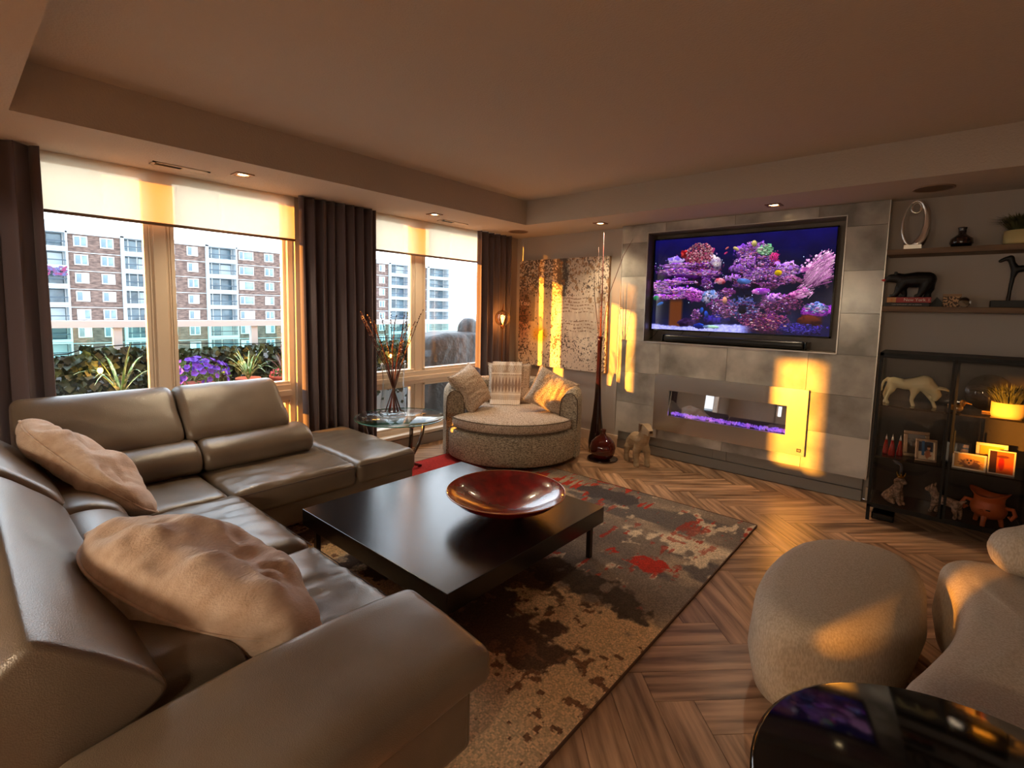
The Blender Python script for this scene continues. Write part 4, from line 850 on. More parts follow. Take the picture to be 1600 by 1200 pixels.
text('spine_mark', 'JJ', .026, mat('spine_orange', S(205,90,30), .6), b1, Matrix.Translation((-.102,-.0972,.021)) @ Matrix.Rotation(pi/2, 4, 'X'))
text('spine_dash', 'I', .026, MATS['spine_text'], b1, Matrix.Translation((.118,-.0957,.021)) @ Matrix.Rotation(pi/2, 4, 'X'))
M_blk = mat('black_carving', S(10,10,12), .5)
br = empty('bear_figurine', (4.12,-.17,1.70), 'black bear figurine holding a red fish, standing on the books', 'figurine')
skin('body', [[(.10,0,.135,(.05,.052)),(.04,0,.135,(.052,.055)),(-.03,0,.13,(.045,.05)),(-.075,0,.15,(.032,.036)),(-.115,0,.15,(.028,.028)),(-.145,0,.135,.016)],
 [(.10,0,.135,.05),(.115,.025,.07,.03),(.11,.028,.03,.018),(.115,.028,.012,.016),(.10,.028,.01,.014)],[(.10,0,.135,.05),(.085,-.025,.07,.028),(.07,-.028,.03,.018),(.06,-.028,.012,.016),(.045,-.028,.01,.014)],
 [(-.03,0,.13,.045),(-.045,.024,.07,.026),(-.03,.028,.03,.017),(-.03,.028,.012,.016),(-.05,.028,.01,.013)],[(-.03,0,.13,.045),(-.06,-.024,.07,.026),(-.075,-.028,.03,.017),(-.09,-.028,.012,.016),(-.108,-.028,.01,.013)]], M_blk, br)
for s_ in (-1,1): V, F = softbox(.022,.012,.026,.009,3); obj('ear', V, F, M_blk, br, True, loc=(-.09,.022*s_,.185))
M_redf = mat('red_paint', S(190,30,20), .4)
fs = tag(skin('fish_figurine', [[(-.02,0,0,.006),(0,0,0,.012),(.02,0,.002,.008),(.032,0,.008,(.012,.004))]], M_redf, rs=1.1), 'small red fish in the bear figurine mouth', 'figurine'); fs.location = (3.968,-.172,1.835); fs.rotation_euler = (0,0,.3)
tag(G().prism([(-.05,-.05),(.07,-.05),(.0,.03)], 0, .012).build('black_wedge', M_blk), 'black stone wedge leaning behind the book stack', 'ornament').matrix_world = Matrix.Translation((4.285,-.1,1.676)) @ Matrix.Rotation(pi/2, 4, 'X')
gb = empty('gift_box', (4.37,-.15,1.63), 'small tan patterned box behind the glass globe', 'box'); V, F = softbox(.10,.06,.095,.004,4); obj('box_body', V, F, mat('mesh_pattern', S(70,50,36), .6, col2=S(190,150,110), nscale=90, ndetail=0, contrast=(.48,.52)), gb, loc=(0,0,.048)); box('lid_edge', (-.052,.052,-.032,.032,.078,.0965), mat('lid_tan', S(150,118,88), .6), gb)
go = empty('glass_globe', (4.44,-.20,1.63), 'small clear glass globe ornament in front of the patterned box', 'ornament'); G().lathe([(.001,.0)]+[(.036*sin(a),.036-.036*cos(a)) for a in np.linspace(.1,3.04,18)]+[(.001,.072)], 28).build('globe', mat('solid_glass', S(235,225,210), .02, trans=1.), go, True); G().lathe([(.012,0),(.02,-.0),(.02,.003),(.012,.004)], 20).build('foot', M_chrome, go, True)
ds = empty('horse_sculpture', (4.72,-.16,1.63), 'black slender long-legged animal sculpture on a flat plinth', 'sculpture')
bev(box('plinth', (-.145,.155,-.05,.05,0,.05), M_blk, ds), .003)
skin('animal', [[(-.055,0,.05,.011),(-.052,0,.12,.010),(-.045,0,.21,.012),(-.035,0,.265,(.022,.022)),(.03,0,.275,(.02,.02)),(.10,0,.265,(.024,.022)),(.115,0,.20,.012),(.11,0,.12,.009),(.12,0,.05,.011)],[(-.035,0,.265,.022),(-.055,0,.31,.016),(-.065,0,.345,(.018,.018)),(-.09,0,.34,.013),(-.115,0,.325,.011)]], M_blk, ds)

# ------------------------------------------------------------------ glass display cabinet
CB = empty('display_cabinet', (4.0,-.5,0), 'black metal framed glass display cabinet on thin legs under the shelves', 'cabinet')
XR = .86  # two doors of .42
g = G()
for x in (0,XR-.02): g.box(x,x+.022,0,.022,0,1.285); g.box(x,x+.022,.40,.42,0,1.285)
g.box(0,XR,0,.022,1.262,1.285).box(0,XR,.398,.42,1.262,1.285).box(0,XR,0,.022,.105,.13).box(0,XR,.398,.42,.105,.13).box(0,.022,.02,.4,1.262,1.285).box(XR-.02,XR,.02,.4,1.262,1.285).box(0,.022,.02,.4,.105,.13).box(XR-.02,XR,.02,.4,.105,.13)
g.build('frame', M_black, CB)
box('top_panel', (.02,XR-.02,.02,.4,1.27,1.283), M_black, CB); box('bottom_panel', (.02,XR-.02,.02,.4,.108,.125), M_black, CB)
box('back_panel', (.02,XR-.02,.40,.41,.13,1.262), mat('cabinet_back', S(34,28,24), .35), CB)
box('side_glass', (.006,.012,.022,.398,.13,1.262), M_smoke, CB); box('side_glass', (XR-.012,XR-.006,.022,.398,.13,1.262), M_smoke, CB)
for z in (.89,.50): box('shelf', (.022,XR-.022,.03,.396,z-.012,z), mat('smoked_shelf', S(26,22,20), .12), CB)
for x0, x1 in ((.0,.425),(.43,XR)):
    d = G().box(x0+.004,x0+.018,-.012,.0,.13,1.262).box(x1-.018,x1-.004,-.012,0,.13,1.262).box(x0+.018,x1-.018,-.012,0,1.248,1.262).box(x0+.018,x1-.018,-.012,0,.13,.144).build('door', M_black, CB)
    box('door_glass', (x0+.018,x1-.018,-.008,-.004,.144,1.248), glassmat('door_glass', (.95,.94,.93,1), .7, 1.45), d)
    box('door_handle', ((x1-.03,x1-.022,-.022,-.012,.62,.78) if x0 == 0 else (x0+.022,x0+.03,-.022,-.012,.62,.78)), M_black, d)
tag(bev(G().box(4.03,4.17,-.46,-.30,.045,.10).build('power_adapter', M_gloss), .01), 'black rounded power adapter box under the glass cabinet', 'adapter').location.z = -.043
def cabloc(px, z, y): return (px, y, z)
# bull
M_bull = mat('cream_porcelain', S(232,222,176), .15, coat=.6)
bu = empty('bull_figurine', (4.20,-.33,.89), 'glossy cream ceramic bull figurine charging, top cabinet shelf', 'figurine')
skin('body', [[(-.115,0,.165,(.034,.036)),(-.05,0,.155,(.036,.036)),(.02,0,.165,(.046,.046)),(.065,0,.175,(.054,.054)),(.115,0,.135,(.036,.04)),(.14,0,.10,(.026,.028)),(.132,0,.068,.017)],
 [(-.115,0,.165,.034),(-.145,.018,.11,.02),(-.165,.02,.065,.011),(-.155,.02,.03,.01),(-.16,.02,.006,.012)],[(-.115,0,.165,.034),(-.12,-.02,.11,.02),(-.14,-.022,.07,.011),(-.15,-.022,.03,.01),(-.14,-.022,.006,.012)],
 [(.02,0,.165,.046),(.01,-.022,.09,.018),(.0,-.024,.045,.011),(.012,-.024,.006,.012)],[(.065,0,.175,.054),(.095,.022,.09,.018),(.12,.024,.045,.011),(.135,.024,.006,.012)],
 [(-.115,0,.165,.034),(-.15,0,.19,.010),(-.175,0,.165,.008),(-.185,0,.12,.008),(-.19,0,.10,.012)]], M_bull, bu)
for s_ in (-1,1): G().tube([(.125,.018*s_,.135),(.15,.03*s_,.15),(.185,.03*s_,.145),(.205,.022*s_,.135)], [.01,.011,.009,.003], 10).build('horn', M_bull, bu, True)
# glass ducks
M_cg = mat('crystal_amber', S(225,170,90), .05, trans=.6, coat=1)
dk = empty('glass_duck', (4.455,-.38,.89), 'small amber crystal duck ornament behind the cabinet door frame', 'ornament')
skin('body', [[(-.045,0,.045,.008),(-.03,0,.03,.02),(.01,0,.028,.024),(.025,0,.045,.012),(.028,0,.07,.018)]], M_cg, dk); G().tube([(.042,0,.07),(.075,0,.062)], [.008,.003], 8).build('beak', M_cg, dk, True)
gp_ = empty('glass_disc', (4.62,-.25,.892), 'clear round glass disc standing upright on the top cabinet shelf', 'plate'); o = G().lathe([(.0,-.003),(.128,-.003),(.13,0),(.128,.003),(.0,.003)], 64).build('disc', glassmat('disc_glass', (.85,.82,.78,1), 1.5, 1.5), gp_, True, loc=(0,0,.138), rot=(pi/2-.12,0,0)); G().box(-.03,.03,-.012,.03,0,.009).build('stand', M_cg, gp_)
potplant((4.71,-.37,.89), 'green grass tuft in a round beige pot inside the glass cabinet', 9, .085, .10)
# candles: three red tapered glass bottles
M_rc = mat('red_candle', S(150,16,20), .12, coat=1); M_rct = mat('candle_tip', S(230,215,205), .2, coat=.5)
for i, (x, y, s_, lb) in enumerate(((4.075,-.34,.92,'red glass cone tree nearest the cabinet side'),(4.115,-.385,1.0,'red glass cone tree in the middle of the three'),(4.16,-.34,.96,'red glass cone tree nearest the photo frames'))):
    e = empty('glass_cone', (x,y,.50), lb, 'ornament', 'red glass cones'); G().lathe([(0,0),(.022*s_,0),(.023*s_,.01),(.016*s_,.07),(.008*s_,.12*s_+.0)], 20).build('cone', M_rc, e, True); G().lathe([(.008*s_,.12*s_),(.006,.135*s_),(.0025,.15*s_),(.0,.168*s_)], 14).build('tip', M_rct, e, True)
# photo frames
def pictex(kind, nx=60, ny=80):
    X, Y = np.meshgrid(np.linspace(0,1,nx), np.linspace(0,1,ny)); n1 = fbm(nx,ny,5,6,kind+90); n2 = fbm(nx,ny,14,16,kind+91,3); C = np.zeros((ny,nx,3))
    if kind == 0: C[:] = (150,150,150); C = mixc(C, (60,50,48), np.clip((.6-Y)*4+(n1-.5)*4,0,1)); C = mixc(C, (200,160,140), np.exp(-(((X-.5)/.16)**2+((Y-.45)/.12)**2)))
    if kind == 1:
        C[:] = (205,190,165); C = mixc(C, (40,52,74), ((Y>.42)&(X<.95)&(Y<.98)).astype(float)*.95); C = mixc(C, (40,90,140), ((np.abs(X-.3)<.09)&(Y>.2)).astype(float)); C = mixc(C, (214,160,120), np.clip((1-np.hypot((X-.68)/.12,(Y-.62)/.1))*5,0,1)); C = mixc(C, (170,110,80), np.clip((1-np.hypot((X-.62)/.24,(Y-.28)/.24)+(n2-.5))*5,0,1)); C = mixc(C, (70,40,24), np.clip((1-np.hypot((X-.68)/.13,(Y-.72)/.06))*5,0,1))
    if kind == 2: C[:] = (58,52,48); C = mixc(C, (190,130,60), (((X-Y*.3)>.5)&(((Y*4) % 1)>.3)).astype(float)); 
    if kind == 3: C[:] = (210,160,50); C = mixc(C, (90,50,20), np.clip((1-np.hypot((X-.3)/.16,(Y-.35)/.25))*5,0,1)); C = mixc(C, (70,45,25), np.clip((1-np.hypot((X-.65)/.25,(Y-.55)/.12))*5,0,1)); C = mixc(C, (150,60,20), (Y<.3).astype(float)*.7)
    if kind == 4:
        C[:] = (205,150,60); C = mixc(C, (100,60,24), np.clip((1-np.hypot((X-.55)/.42,(Y-.3)/.42)+(n2-.5)*.8)*4,0,1)); C = mixc(C, (170,120,60), np.clip((1-np.hypot((X-.5)/.17,(Y-.5)/.3)+(n2-.5)*.5)*5,0,1))
        for a, b in ((.44,.6),(.56,.6),(.5,.4)): C = mixc(C, (34,20,12), np.clip((1-np.hypot((X-a)/.04,(Y-b)/.07))*6,0,1))
    if kind == 5: C[:] = (190,84,18); C = mixc(C, (36,18,12), ((X<.3)).astype(float)*.9); C = mixc(C, (150,26,12), np.clip((1-np.hypot((X-.5)/.14,(Y-.45)/.36))*5,0,1)); C = mixc(C, (90,40,16), np.clip((1-np.hypot((X-.55)/.3,(Y-.78)/.08))*5,0,1))
    return np.clip(C,0,255)
M_photo = mat('photo_print', (1,1,1,1), .25, attr='paint')
M_silver = mat('silver_frame', S(190,165,140), .25, .85); M_bevel = mat('bevelled_glass', S(235,225,200), .05, .3, coat=1)
def photo(x, y, z, w_, h_, bw_, m, kind, lb, rz=0, tilt=.16):
    e = empty('photo_frame', (x,y,z), lb, 'photo frame', 'framed photos in the cabinet', rz); M = Matrix.Rotation(-tilt, 4, 'X')
    g = G()
    for b in ((-w_/2,w_/2,0,bw_),(-w_/2,w_/2,h_-bw_,h_),(-w_/2,-w_/2+bw_,bw_,h_-bw_),(w_/2-bw_,w_/2,bw_,h_-bw_)): g.box(b[0],b[1],-.008,.008,b[2],b[3],M)
    bev(g.build('frame', m, e), .003)
    o = sheet('photograph', pictex(kind), (-w_/2+bw_,-.001,bw_), (w_-2*bw_,0,0), (0,0,h_-2*bw_), M_photo, e); o.data.transform(M)
    G().box(-w_/2+.01,w_/2-.01,.003,.006,.006,h_-.006,M).box(-.012,.012,.055,.06,0,h_*.6,Matrix.Rotation(.1,4,'X')).build('backing', M_black, e)
photo(4.255,-.30,.50,.155,.195,.026,M_silver,0,'larger silver photo frame behind another in the middle cabinet shelf',.25)
photo(4.315,-.40,.50,.125,.165,.018,M_silver,1,'silver photo frame in front, showing a child against dark blue',.25)
photo(4.475,-.30,.50,.155,.16,.012,M_black,2,'dark glass photo frame in the shadow behind the dog picture',-.1)
photo(4.665,-.27,.50,.165,.175,.02,M_bevel,3,'cut glass photo frame glowing yellow, standing at the back',.1)
photo(4.545,-.43,.50,.175,.115,.012,M_bevel,4,'wide cut glass frame with a picture of a pug dog',-.05,.1)
photo(4.705,-.42,.50,.135,.165,.009,M_bevel,5,'upright cut glass frame with an orange picture',.05,.1)
# lower figurines
M_fur = mat('brindle_resin', S(96,74,60), .6, col2=S(160,130,110), nscale=60, contrast=(.4,.6)); M_gold = mat('gold', S(230,180,80), .2, 1.)
sd_ = empty('seated_dog_figurine', (4.16,-.33,.125), 'seated brindle dog figurine wearing a small gold crown', 'figurine', rz=-.5)
skin('body', [[(-.045,0,.04,(.038,.04)),(-.02,0,.075,(.034,.036)),(.008,0,.12,(.03,.032)),(.02,0,.155,(.024,.022)),(.028,0,.185,(.026,.026)),(.055,0,.178,.015)],
 [(.008,0,.12,.03),(.03,.018,.06,.014),(.035,.018,.02,.011),(.048,.018,.008,.012)],[(.008,0,.12,.03),(.03,-.018,.06,.014),(.035,-.018,.02,.011),(.048,-.018,.008,.012)],
 [(-.045,0,.04,.038),(-.02,.034,.028,.022),(.01,.036,.012,.013)],[(-.045,0,.04,.038),(-.02,-.034,.028,.022),(.01,-.036,.012,.013)],[(-.045,0,.04,.038),(-.085,0,.03,.014)]], M_fur, sd_)
for s_ in (-1,1): skin('ear', [[(.018,.018*s_,.20,.008),(.008,.03*s_,.185,.009),(.006,.032*s_,.165,.005)]], M_fur, sd_, 1)
g = G(); g.lathe([(.020,.205),(.022,.215),(.024,.222),(.022,.222),(.018,.206)], 20)
for k in range(6): a = k*pi/3; g.tube([(.022*cos(a)+.026,.022*sin(a),.218),(.029*cos(a)+.026,.029*sin(a),.24)], [.005,.002], 6); g.lathe([(0,-.004),(.004,0),(0,.004)], 8, Matrix.Translation((.03*cos(a)+.026,.03*sin(a),.243)))
for i in range(100): g.V[i] = (g.V[i][0]+.026, g.V[i][1], g.V[i][2])
g.build('crown', M_gold, sd_, True, label='gold crown')
s2 = empty('standing_dog_figurine', (4.43,-.36,.125), 'standing small brown terrier figurine with pricked ears', 'figurine', rz=-.45)
skin('body', [[(.085,0,.10,(.028,.03)),(.03,0,.105,(.028,.032)),(-.03,0,.108,(.03,.034)),(-.055,0,.14,(.022,.022)),(-.07,0,.165,(.026,.026)),(-.098,0,.155,.014)],
 [(.085,0,.10,.028),(.095,.02,.06,.016),(.105,.02,.03,.009),(.10,.02,.007,.011)],[(.085,0,.10,.028),(.085,-.02,.06,.016),(.095,-.02,.03,.009),(.09,-.02,.007,.011)],
 [(-.03,0,.108,.03),(-.035,.02,.06,.015),(-.035,.02,.03,.01),(-.042,.02,.007,.012)],[(-.03,0,.108,.03),(-.045,-.02,.06,.015),(-.05,-.02,.03,.01),(-.058,-.02,.007,.012)],[(.085,0,.10,.028),(.115,0,.13,.009),(.135,0,.145,.005)]], M_fur, s2)
for s_ in (-1,1): G().tube([(-.065,.014*s_,.182),(-.06,.022*s_,.205),(-.058,.025*s_,.215)], [.009,.006,.001], 8).build('ear', M_fur, s2, True)
bi = empty('bird_figurine', (4.155,-.20,.125), 'pale blue bird figurine on a post behind the crowned dog', 'figurine'); skin('bird', [[(-.03,0,.30,.006),(-.01,0,.285,.012),(.015,0,.275,.008),(.022,0,.25,.009),(.022,0,.12,.012),(.022,0,.01,.02)]], mat('dusty_blue', S(84,92,110), .5), bi); G().lathe([(0,0),(.035,0),(.03,.012),(0,.014)], 20).build('foot', M_black, bi, True, loc=(.022,0,0))
cp = empty('clay_pot', (4.67,-.37,.125), 'orange terracotta footed pot with curled side handles, bottom of the cabinet', 'pot', rz=-.35)
M_clay = mat('terracotta', S(176,84,38), .45, bump=.1, bscale=50)
def lath2(prof, n=40, boat=0.):
    g = G().lathe(prof, n); g.V = [(x, y*.86, z+boat*max(0,(abs(x)/.1)**2-.0)*(1 if z > .165 else 0)) for x, y, z in g.V]; return g
lath2([(0,.05),(.05,.052),(.085,.075),(.098,.11),(.095,.14),(.08,.165),(.082,.18),(.105,.205),(.108,.21),(.10,.21),(.076,.185),(.07,.165),(.085,.13),(.06,.075),(0,.07)], 44, .035).build('body', M_clay, cp, True)
for a in (.6,2.7,4.7): skin('leg', [[(.055*cos(a),.05*sin(a),.075,.018),(.072*cos(a),.065*sin(a),.04,.013),(.078*cos(a),.07*sin(a),.006,.012)]], M_clay, cp, 1)
for s_ in (-1,1): G().tube([(.09*s_,0,.145),(.125*s_,-.005,.15),(.14*s_,-.01,.115),(.12*s_,-.012,.08),(.108*s_,-.012,.10)], [.013,.013,.012,.012,.009], 10).build('handle', M_clay, cp, True)
G().lathe([(0,-.002),(.012,0),(.01,.004),(0,.005)], 12, Matrix.Rotation(pi/2,4,'X')).build('snout', M_clay, cp, True, loc=(-.01,-.083,.11))
box('slot', (.012,.034,-.086,-.08,.118,.126), M_blk, cp)

# ------------------------------------------------------------------ glass side table, vase, willow
gt = empty('side_table', (.68,-2.38,0), 'round glass side table with curved bronze legs between sofa and chair', 'table')
G().lathe([(0,.538),(.397,.538),(.40,.541),(.40,.547),(.397,.55),(0,.55)], 72).build('tabletop', M_tglass, gt, True)
G().lathe([(.3985,.539),(.4025,.541),(.4025,.547),(.3985,.549)], 72, None, True).build('glass_edge', mat('glass_green_edge', S(40,110,88), .1, coat=1), gt, True)
M_leg = mat('nickel_bronze', S(120,104,94), .2, 1.)
for k, a in enumerate((radians(-20), radians(100), radians(220))):
    pr3 = [(.33,.536),(.325,.44),(.30,.34),(.25,.24),(.17,.15),(.10,.11),(.06,.10)]
    gl_ = [(r*cos(a), r*sin(a), z) for r, z in pr3]; G().tube(gl_, .016, 12).build('leg', M_leg, gt, True)
    G().tube([(.10*cos(a),.10*sin(a),.11),(.2*cos(a),.2*sin(a),.05),(.28*cos(a),.28*sin(a),.016)], .014, 10).build('foot', M_leg, gt, True)
    G().tube([(.33*cos(a),.33*sin(a),.52),(.33*cos(a),.33*sin(a),.538)], .024, 16).build('pad', M_chrome, gt, True)
G().tube([(0,0,.09),(0,0,.125)], .06, 24).build('hub', M_leg, gt, True)
gv = empty('glass_vase', (.60,-2.40,.551), 'clear waisted glass vase of willow twigs on the side table', 'vase')
G().lathe([(0,0),(.105,0),(.122,.012),(.122,.03),(.112,.12),(.098,.24),(.094,.32),(.10,.40),(.112,.47),(.114,.475),(.110,.475),(.096,.40),(.090,.32),(.094,.24),(.107,.12),(.114,.04),(.0,.03)], 48).build('body', glassmat('vase_glass', (.96,.98,.98,1), 1.6, 1.45), gv, True)
G().lathe([(.110,.0),(.124,.008),(.120,.022),(.108,.03)], 48, None, True).build('base_ring', mat('thick_glass', S(225,232,235), .03, trans=.9, coat=1), gv, True)
M_tw = mat('willow_bark', S(88,34,24), .45); M_bud = mat('willow_bud', S(60,30,26), .6, col2=S(190,160,140), nscale=30, contrast=(.55,.6))
rr = random.Random(21)
for k in range(15):
    a = k/15*2*pi+rr.uniform(-.2,.2); a = a if abs(sin(a-.85)) > -2 else a
    dirx = Vector((cos(a), sin(a), 0)); tilt = rr.uniform(.08,.36); L = rr.uniform(.82,1.04)
    b0 = Vector((.60,-2.40,.585))-dirx*rr.uniform(.03,.085); b1 = Vector((.60,-2.40,1.02))+dirx*rr.uniform(.05,.085); pts = [b0, b1]; d = (b1-b0).normalized()
    d = (d+dirx*tilt*.75).normalized(); p = b1
    nseg = 6; up_len = max(.1, L-.44)
    for i in range(nseg): d = (d+Vector((rr.uniform(-.09,.09), rr.uniform(-.09,.09), .03))).normalized(); p = p+d*up_len/nseg*(1.0); pts.append(p)
    e = G().tube(pts, [.0055,.0045,.004,.0036,.0032,.0028,.0024,.0015], 6).build('willow_twig', M_tw, None, True)
    tag(e, 'budded reddish-brown willow twig standing in the clear glass vase', 'twig', 'willow twigs in the glass vase')
    g = G()
    for i in range(1, len(pts)-1):
        for q in range(3):
            t = (q+rr.random())/3; c = Vector(pts[i]).lerp(Vector(pts[i+1]), t); dd = (Vector(pts[i+1])-Vector(pts[i])).normalized(); s_ = Vector((rr.uniform(-1,1), rr.uniform(-1,1), .2)).normalized()
            g.tube([c, c+(dd+s_*.6).normalized()*.008, c+(dd+s_*.6).normalized()*.017], [.003,.006,.001], 5)
    g.build('buds', M_bud, e, True, kind='stuff')

# ------------------------------------------------------------------ ottoman, lounge seat, round black table
def blobprism(name, poly, z0, z1, r, m, parent, loc=(0,0), n=90, crown=.02):
    P_ = [Vector(p) for p in poly]
    for _ in range(4): P_ = [q for i in range(len(P_)) for q in (P_[i]*.75+P_[(i+1) % len(P_)]*.25, P_[i]*.25+P_[(i+1) % len(P_)]*.75)]
    cen = sum(P_, Vector((0,0)))/len(P_); V = []; F = []; k = len(P_)
    lev = [(z0, r*.5)]+[(z0+.02, r*.1), (z0+(z1-z0)*.35, -.012)]+[(z1-r+r*sin(t), r*(1-cos(t))) for t in np.linspace(0, pi/2, 8)]
    nr = []
    for i in range(k):
        t = (P_[(i+1) % k]-P_[i-1]).normalized(); nr.append(Vector((t.y, -t.x)))
    area = sum(P_[i].x*P_[(i+1) % k].y-P_[(i+1) % k].x*P_[i].y for i in range(k)); sg = 1 if area > 0 else -1
    for z, ins_ in lev:
        for i in range(k): q = P_[i]-nr[i]*ins_*sg; V.append((q.x-loc[0], q.y-loc[1], z))
    top = [P_[i]-nr[i]*r*sg for i in range(k)]
    for f in (.75,.5,.25):
        for i in range(k): q = cen+(top[i]-cen)*f; V.append((q.x-loc[0], q.y-loc[1], z1+crown*(1-f*f)))
    V.append((cen.x-loc[0], cen.y-loc[1], z1+crown)); nl = len(lev)+3
    for j in range(nl-1):
        for i in range(k): F.append((j*k+i, j*k+(i+1) % k, (j+1)*k+(i+1) % k, (j+1)*k+i))
    for i in range(k): F.append(((nl-1)*k+i, (nl-1)*k+(i+1) % k, nl*k))
    F.append(tuple(range(k))[::-1])
    o = obj(name, V, F, m, parent, True); bm = bmesh.new(); bm.from_mesh(o.data); bmesh.ops.recalc_face_normals(bm, faces=bm.faces); bm.to_mesh(o.data); bm.free(); return o
ot = empty('ottoman', (4.08,-2.5,0), 'beige linen pebble-shaped ottoman on the herringbone floor', 'ottoman')
po_ = [(3.80,-2.82),(3.79,-2.50),(3.86,-2.17),(4.08,-2.00),(4.30,-2.04),(4.38,-2.24),(4.36,-2.50),(4.30,-2.80),(4.16,-3.04),(3.98,-3.10),(3.86,-3.02)]
blobprism('cushion', po_, .05, .42, .10, M_linen, ot, (4.08,-2.5)); blobprism('plinth', [(4.08+(x-4.08)*.85, -2.55+(y+2.55)*.85) for x, y in po_], .0, .055, .01, M_black, ot, (4.08,-2.5), crown=0)
def offs(o_, poly, z, ins_, r=.003):
    P_ = [Vector(p) for p in poly]
    for _ in range(3): P_ = [q for i in range(len(P_)) for q in (P_[i]*.75+P_[(i+1) % len(P_)]*.25, P_[i]*.25+P_[(i+1) % len(P_)]*.75)]
    c = sum(P_, Vector((0,0)))/len(P_); pts = [((c.x+(p.x-c.x)*ins_), (c.y+(p.y-c.y)*ins_), z) for p in P_]; return pts+[pts[0]]
ls = empty('lounge_chair', (4.75,-2.7,0), 'beige linen low lounge chair with concave seat and bolster back', 'chair')
pl3 = [(4.42,-1.92),(4.40,-2.12),(4.47,-2.36),(4.46,-2.62),(4.38,-2.92),(4.30,-3.16),(4.38,-3.34),(4.70,-3.40),(5.15,-3.2),(5.35,-2.7),(5.25,-2.1),(4.95,-1.86),(4.62,-1.84)]
blobprism('seat', pl3, .05, .42, .09, M_linen, ls, (4.75,-2.7)); blobprism('plinth', [(4.8+(x-4.8)*.85, -2.6+(y+2.6)*.85) for x, y in pl3], 0, .055, .01, M_black, ls, (4.75,-2.7), crown=0)
pts = [(4.66,-2.02,.535),(4.75,-1.99,.55),(4.95,-2.0,.56),(5.14,-2.14,.56),(5.24,-2.4,.56),(5.24,-2.65,.55),(5.22,-2.78,.54)]
sk_ = skin('bolster', [[(x-4.75,y+2.7,z,(.115 if 0 < i < 6 else .095)) for i, (x,y,z) in enumerate(pts)]], M_linen, ls, vox=.016)
rt = empty('round_table', (4.50,-3.84,0), 'round black lacquered side table at the near end of the lounge chair', 'table')
G().lathe([(0,.545),(.42,.545),(.43,.55),(.43,.572),(.42,.578),(0,.578)], 72).build('tabletop', M_gloss, rt, True); G().tube([(0,0,.02),(0,0,.545)], .03, 20).build('column', M_black, rt, True); G().lathe([(0,0),(.24,0),(.24,.012),(.04,.03),(0,.03)], 40).build('foot_plate', M_black, rt, True)

# ------------------------------------------------------------------ balcony
M_deck = mat('balcony_concrete', S(150,146,140), .9)
struct(box('balcony_floor', (-1.95,XW,-9.6,1.5,-.25,-.05), M_deck))
rl_ = empty('balcony_railing', (-1.75,-2,0), 'white metal balcony railing with green-tinted glass panels above the ivy', 'railing')
box('top_rail', (-.05,.05,-7,3.4,1.28,1.345), M_white, rl_); box('bottom_rail', (-.04,.04,-7,3.4,.96,1.0), M_white, rl_)
box('parapet', (-.06,.06,-7,3.4,-.05,.96), M_white, rl_)
for y in (-3.95,-2.68,-1.42,-.16,1.1,-5.2):
    box('post', (-.03,.03,y+2-.035,y+2+.035,1.0,1.28), M_white, rl_)
    box('glass_panel', (-.008,.004,y+2+.04,y+2+1.22,1.0,1.28), M_gglass, rl_)
# ivy screen
M_ivy = mat('ivy_leaf', S(22,34,22), .5, col2=S(56,74,42), nscale=7, contrast=(.4,.62)); rr = random.Random(31)
g = G()
for _ in range(6500):
    y = rr.uniform(-5.2,-.5); topz = 1.02+.06*noise3((y*2.2,0,0),1,2)+(.05 if y > -4.25 else -.03); z = topz-abs(rr.gauss(0,.28)) if rr.random() < .4 else rr.uniform(.35,topz); x = -1.52+rr.uniform(-.05,.10)+.06*noise3((y*5,z*5,0),1,4); s_ = rr.uniform(.025,.05)
    M = Matrix.Translation((x,y,z)) @ Matrix.Rotation(rr.uniform(-.9,.9),4,'Y') @ Matrix.Rotation(rr.uniform(-.9,.9),4,'Z') @ Matrix.Rotation(rr.uniform(0,6.3),4,'X') @ Matrix.Scale(s_,4)
    g.add([(0,0,-.9),(.12,.8,-.1),(0,.35,.5),(0,0,1),(0,-.35,.5),(.12,-.8,-.1)], [(0,1,2),(0,2,3),(0,3,4),(0,4,5)], M)
iv = g.build('ivy_screen', M_ivy); tag(iv, 'dense screen of dark green ivy leaves along the balcony parapet', 'ivy', kind='stuff')
iw = G().tube([(-1.6,y,1.06+.02*sin(y*3)+(.04 if y > -4.25 else 0)) for y in np.linspace(-5.2,-.4,40)], .006, 6).build('light_cable', M_black, None, True); tag(iw, 'black cable of the string lights running along the ivy top', 'cable')
M_bulbe = mat('amber_bulb', (1,.6,.15,1), .3, emit=(1,.42,.06,1), estr=22)
for (y, z, lb) in ((-4.15,.91,'lit amber string bulb above the spider plant nearest the left curtain'),(-2.93,.89,'lit amber string bulb beside the purple petunias'),(-1.02,.86,'lit amber string bulb behind the willow twigs')):
    e = empty('string_bulb', (-1.40,y,z), lb, 'light', 'string light bulbs'); G().lathe([(0,-.03),(.014,-.026),(.022,-.01),(.02,.008),(.012,.02),(0,.022)], 14).build('bulb', M_bulbe, e, True); G().tube([(0,0,.02),(0,0,.05),(-.05,0,.1)], [.011,.011,.004], 8).build('socket', M_black, e, True)
    L_ = bpy.data.lights.new('bulb_light','POINT'); lo = bpy.data.objects.new('bulb_light', L_); COL.objects.link(lo); lo.parent = e; lo.location = (.05,0,0); L_.energy = 1.6; L_.color = (1,.4,.06); L_.shadow_soft_size = .02
M_tc = mat('plastic_terracotta', S(170,82,66), .6); M_blade = mat('spider_blade', S(90,130,60), .45, col2=S(190,205,150), nscale=30, stretch=(1,1,.2), contrast=(.45,.6))
def stand(e, h, r=.1): G().lathe([(0,-h),(r,-h),(r,-h+.02),(r*.3,-h+.04),(r*.3,-.03),(r,-.02),(r,-.001),(0,-.001)], 20).build('plant_stand', M_white, e)
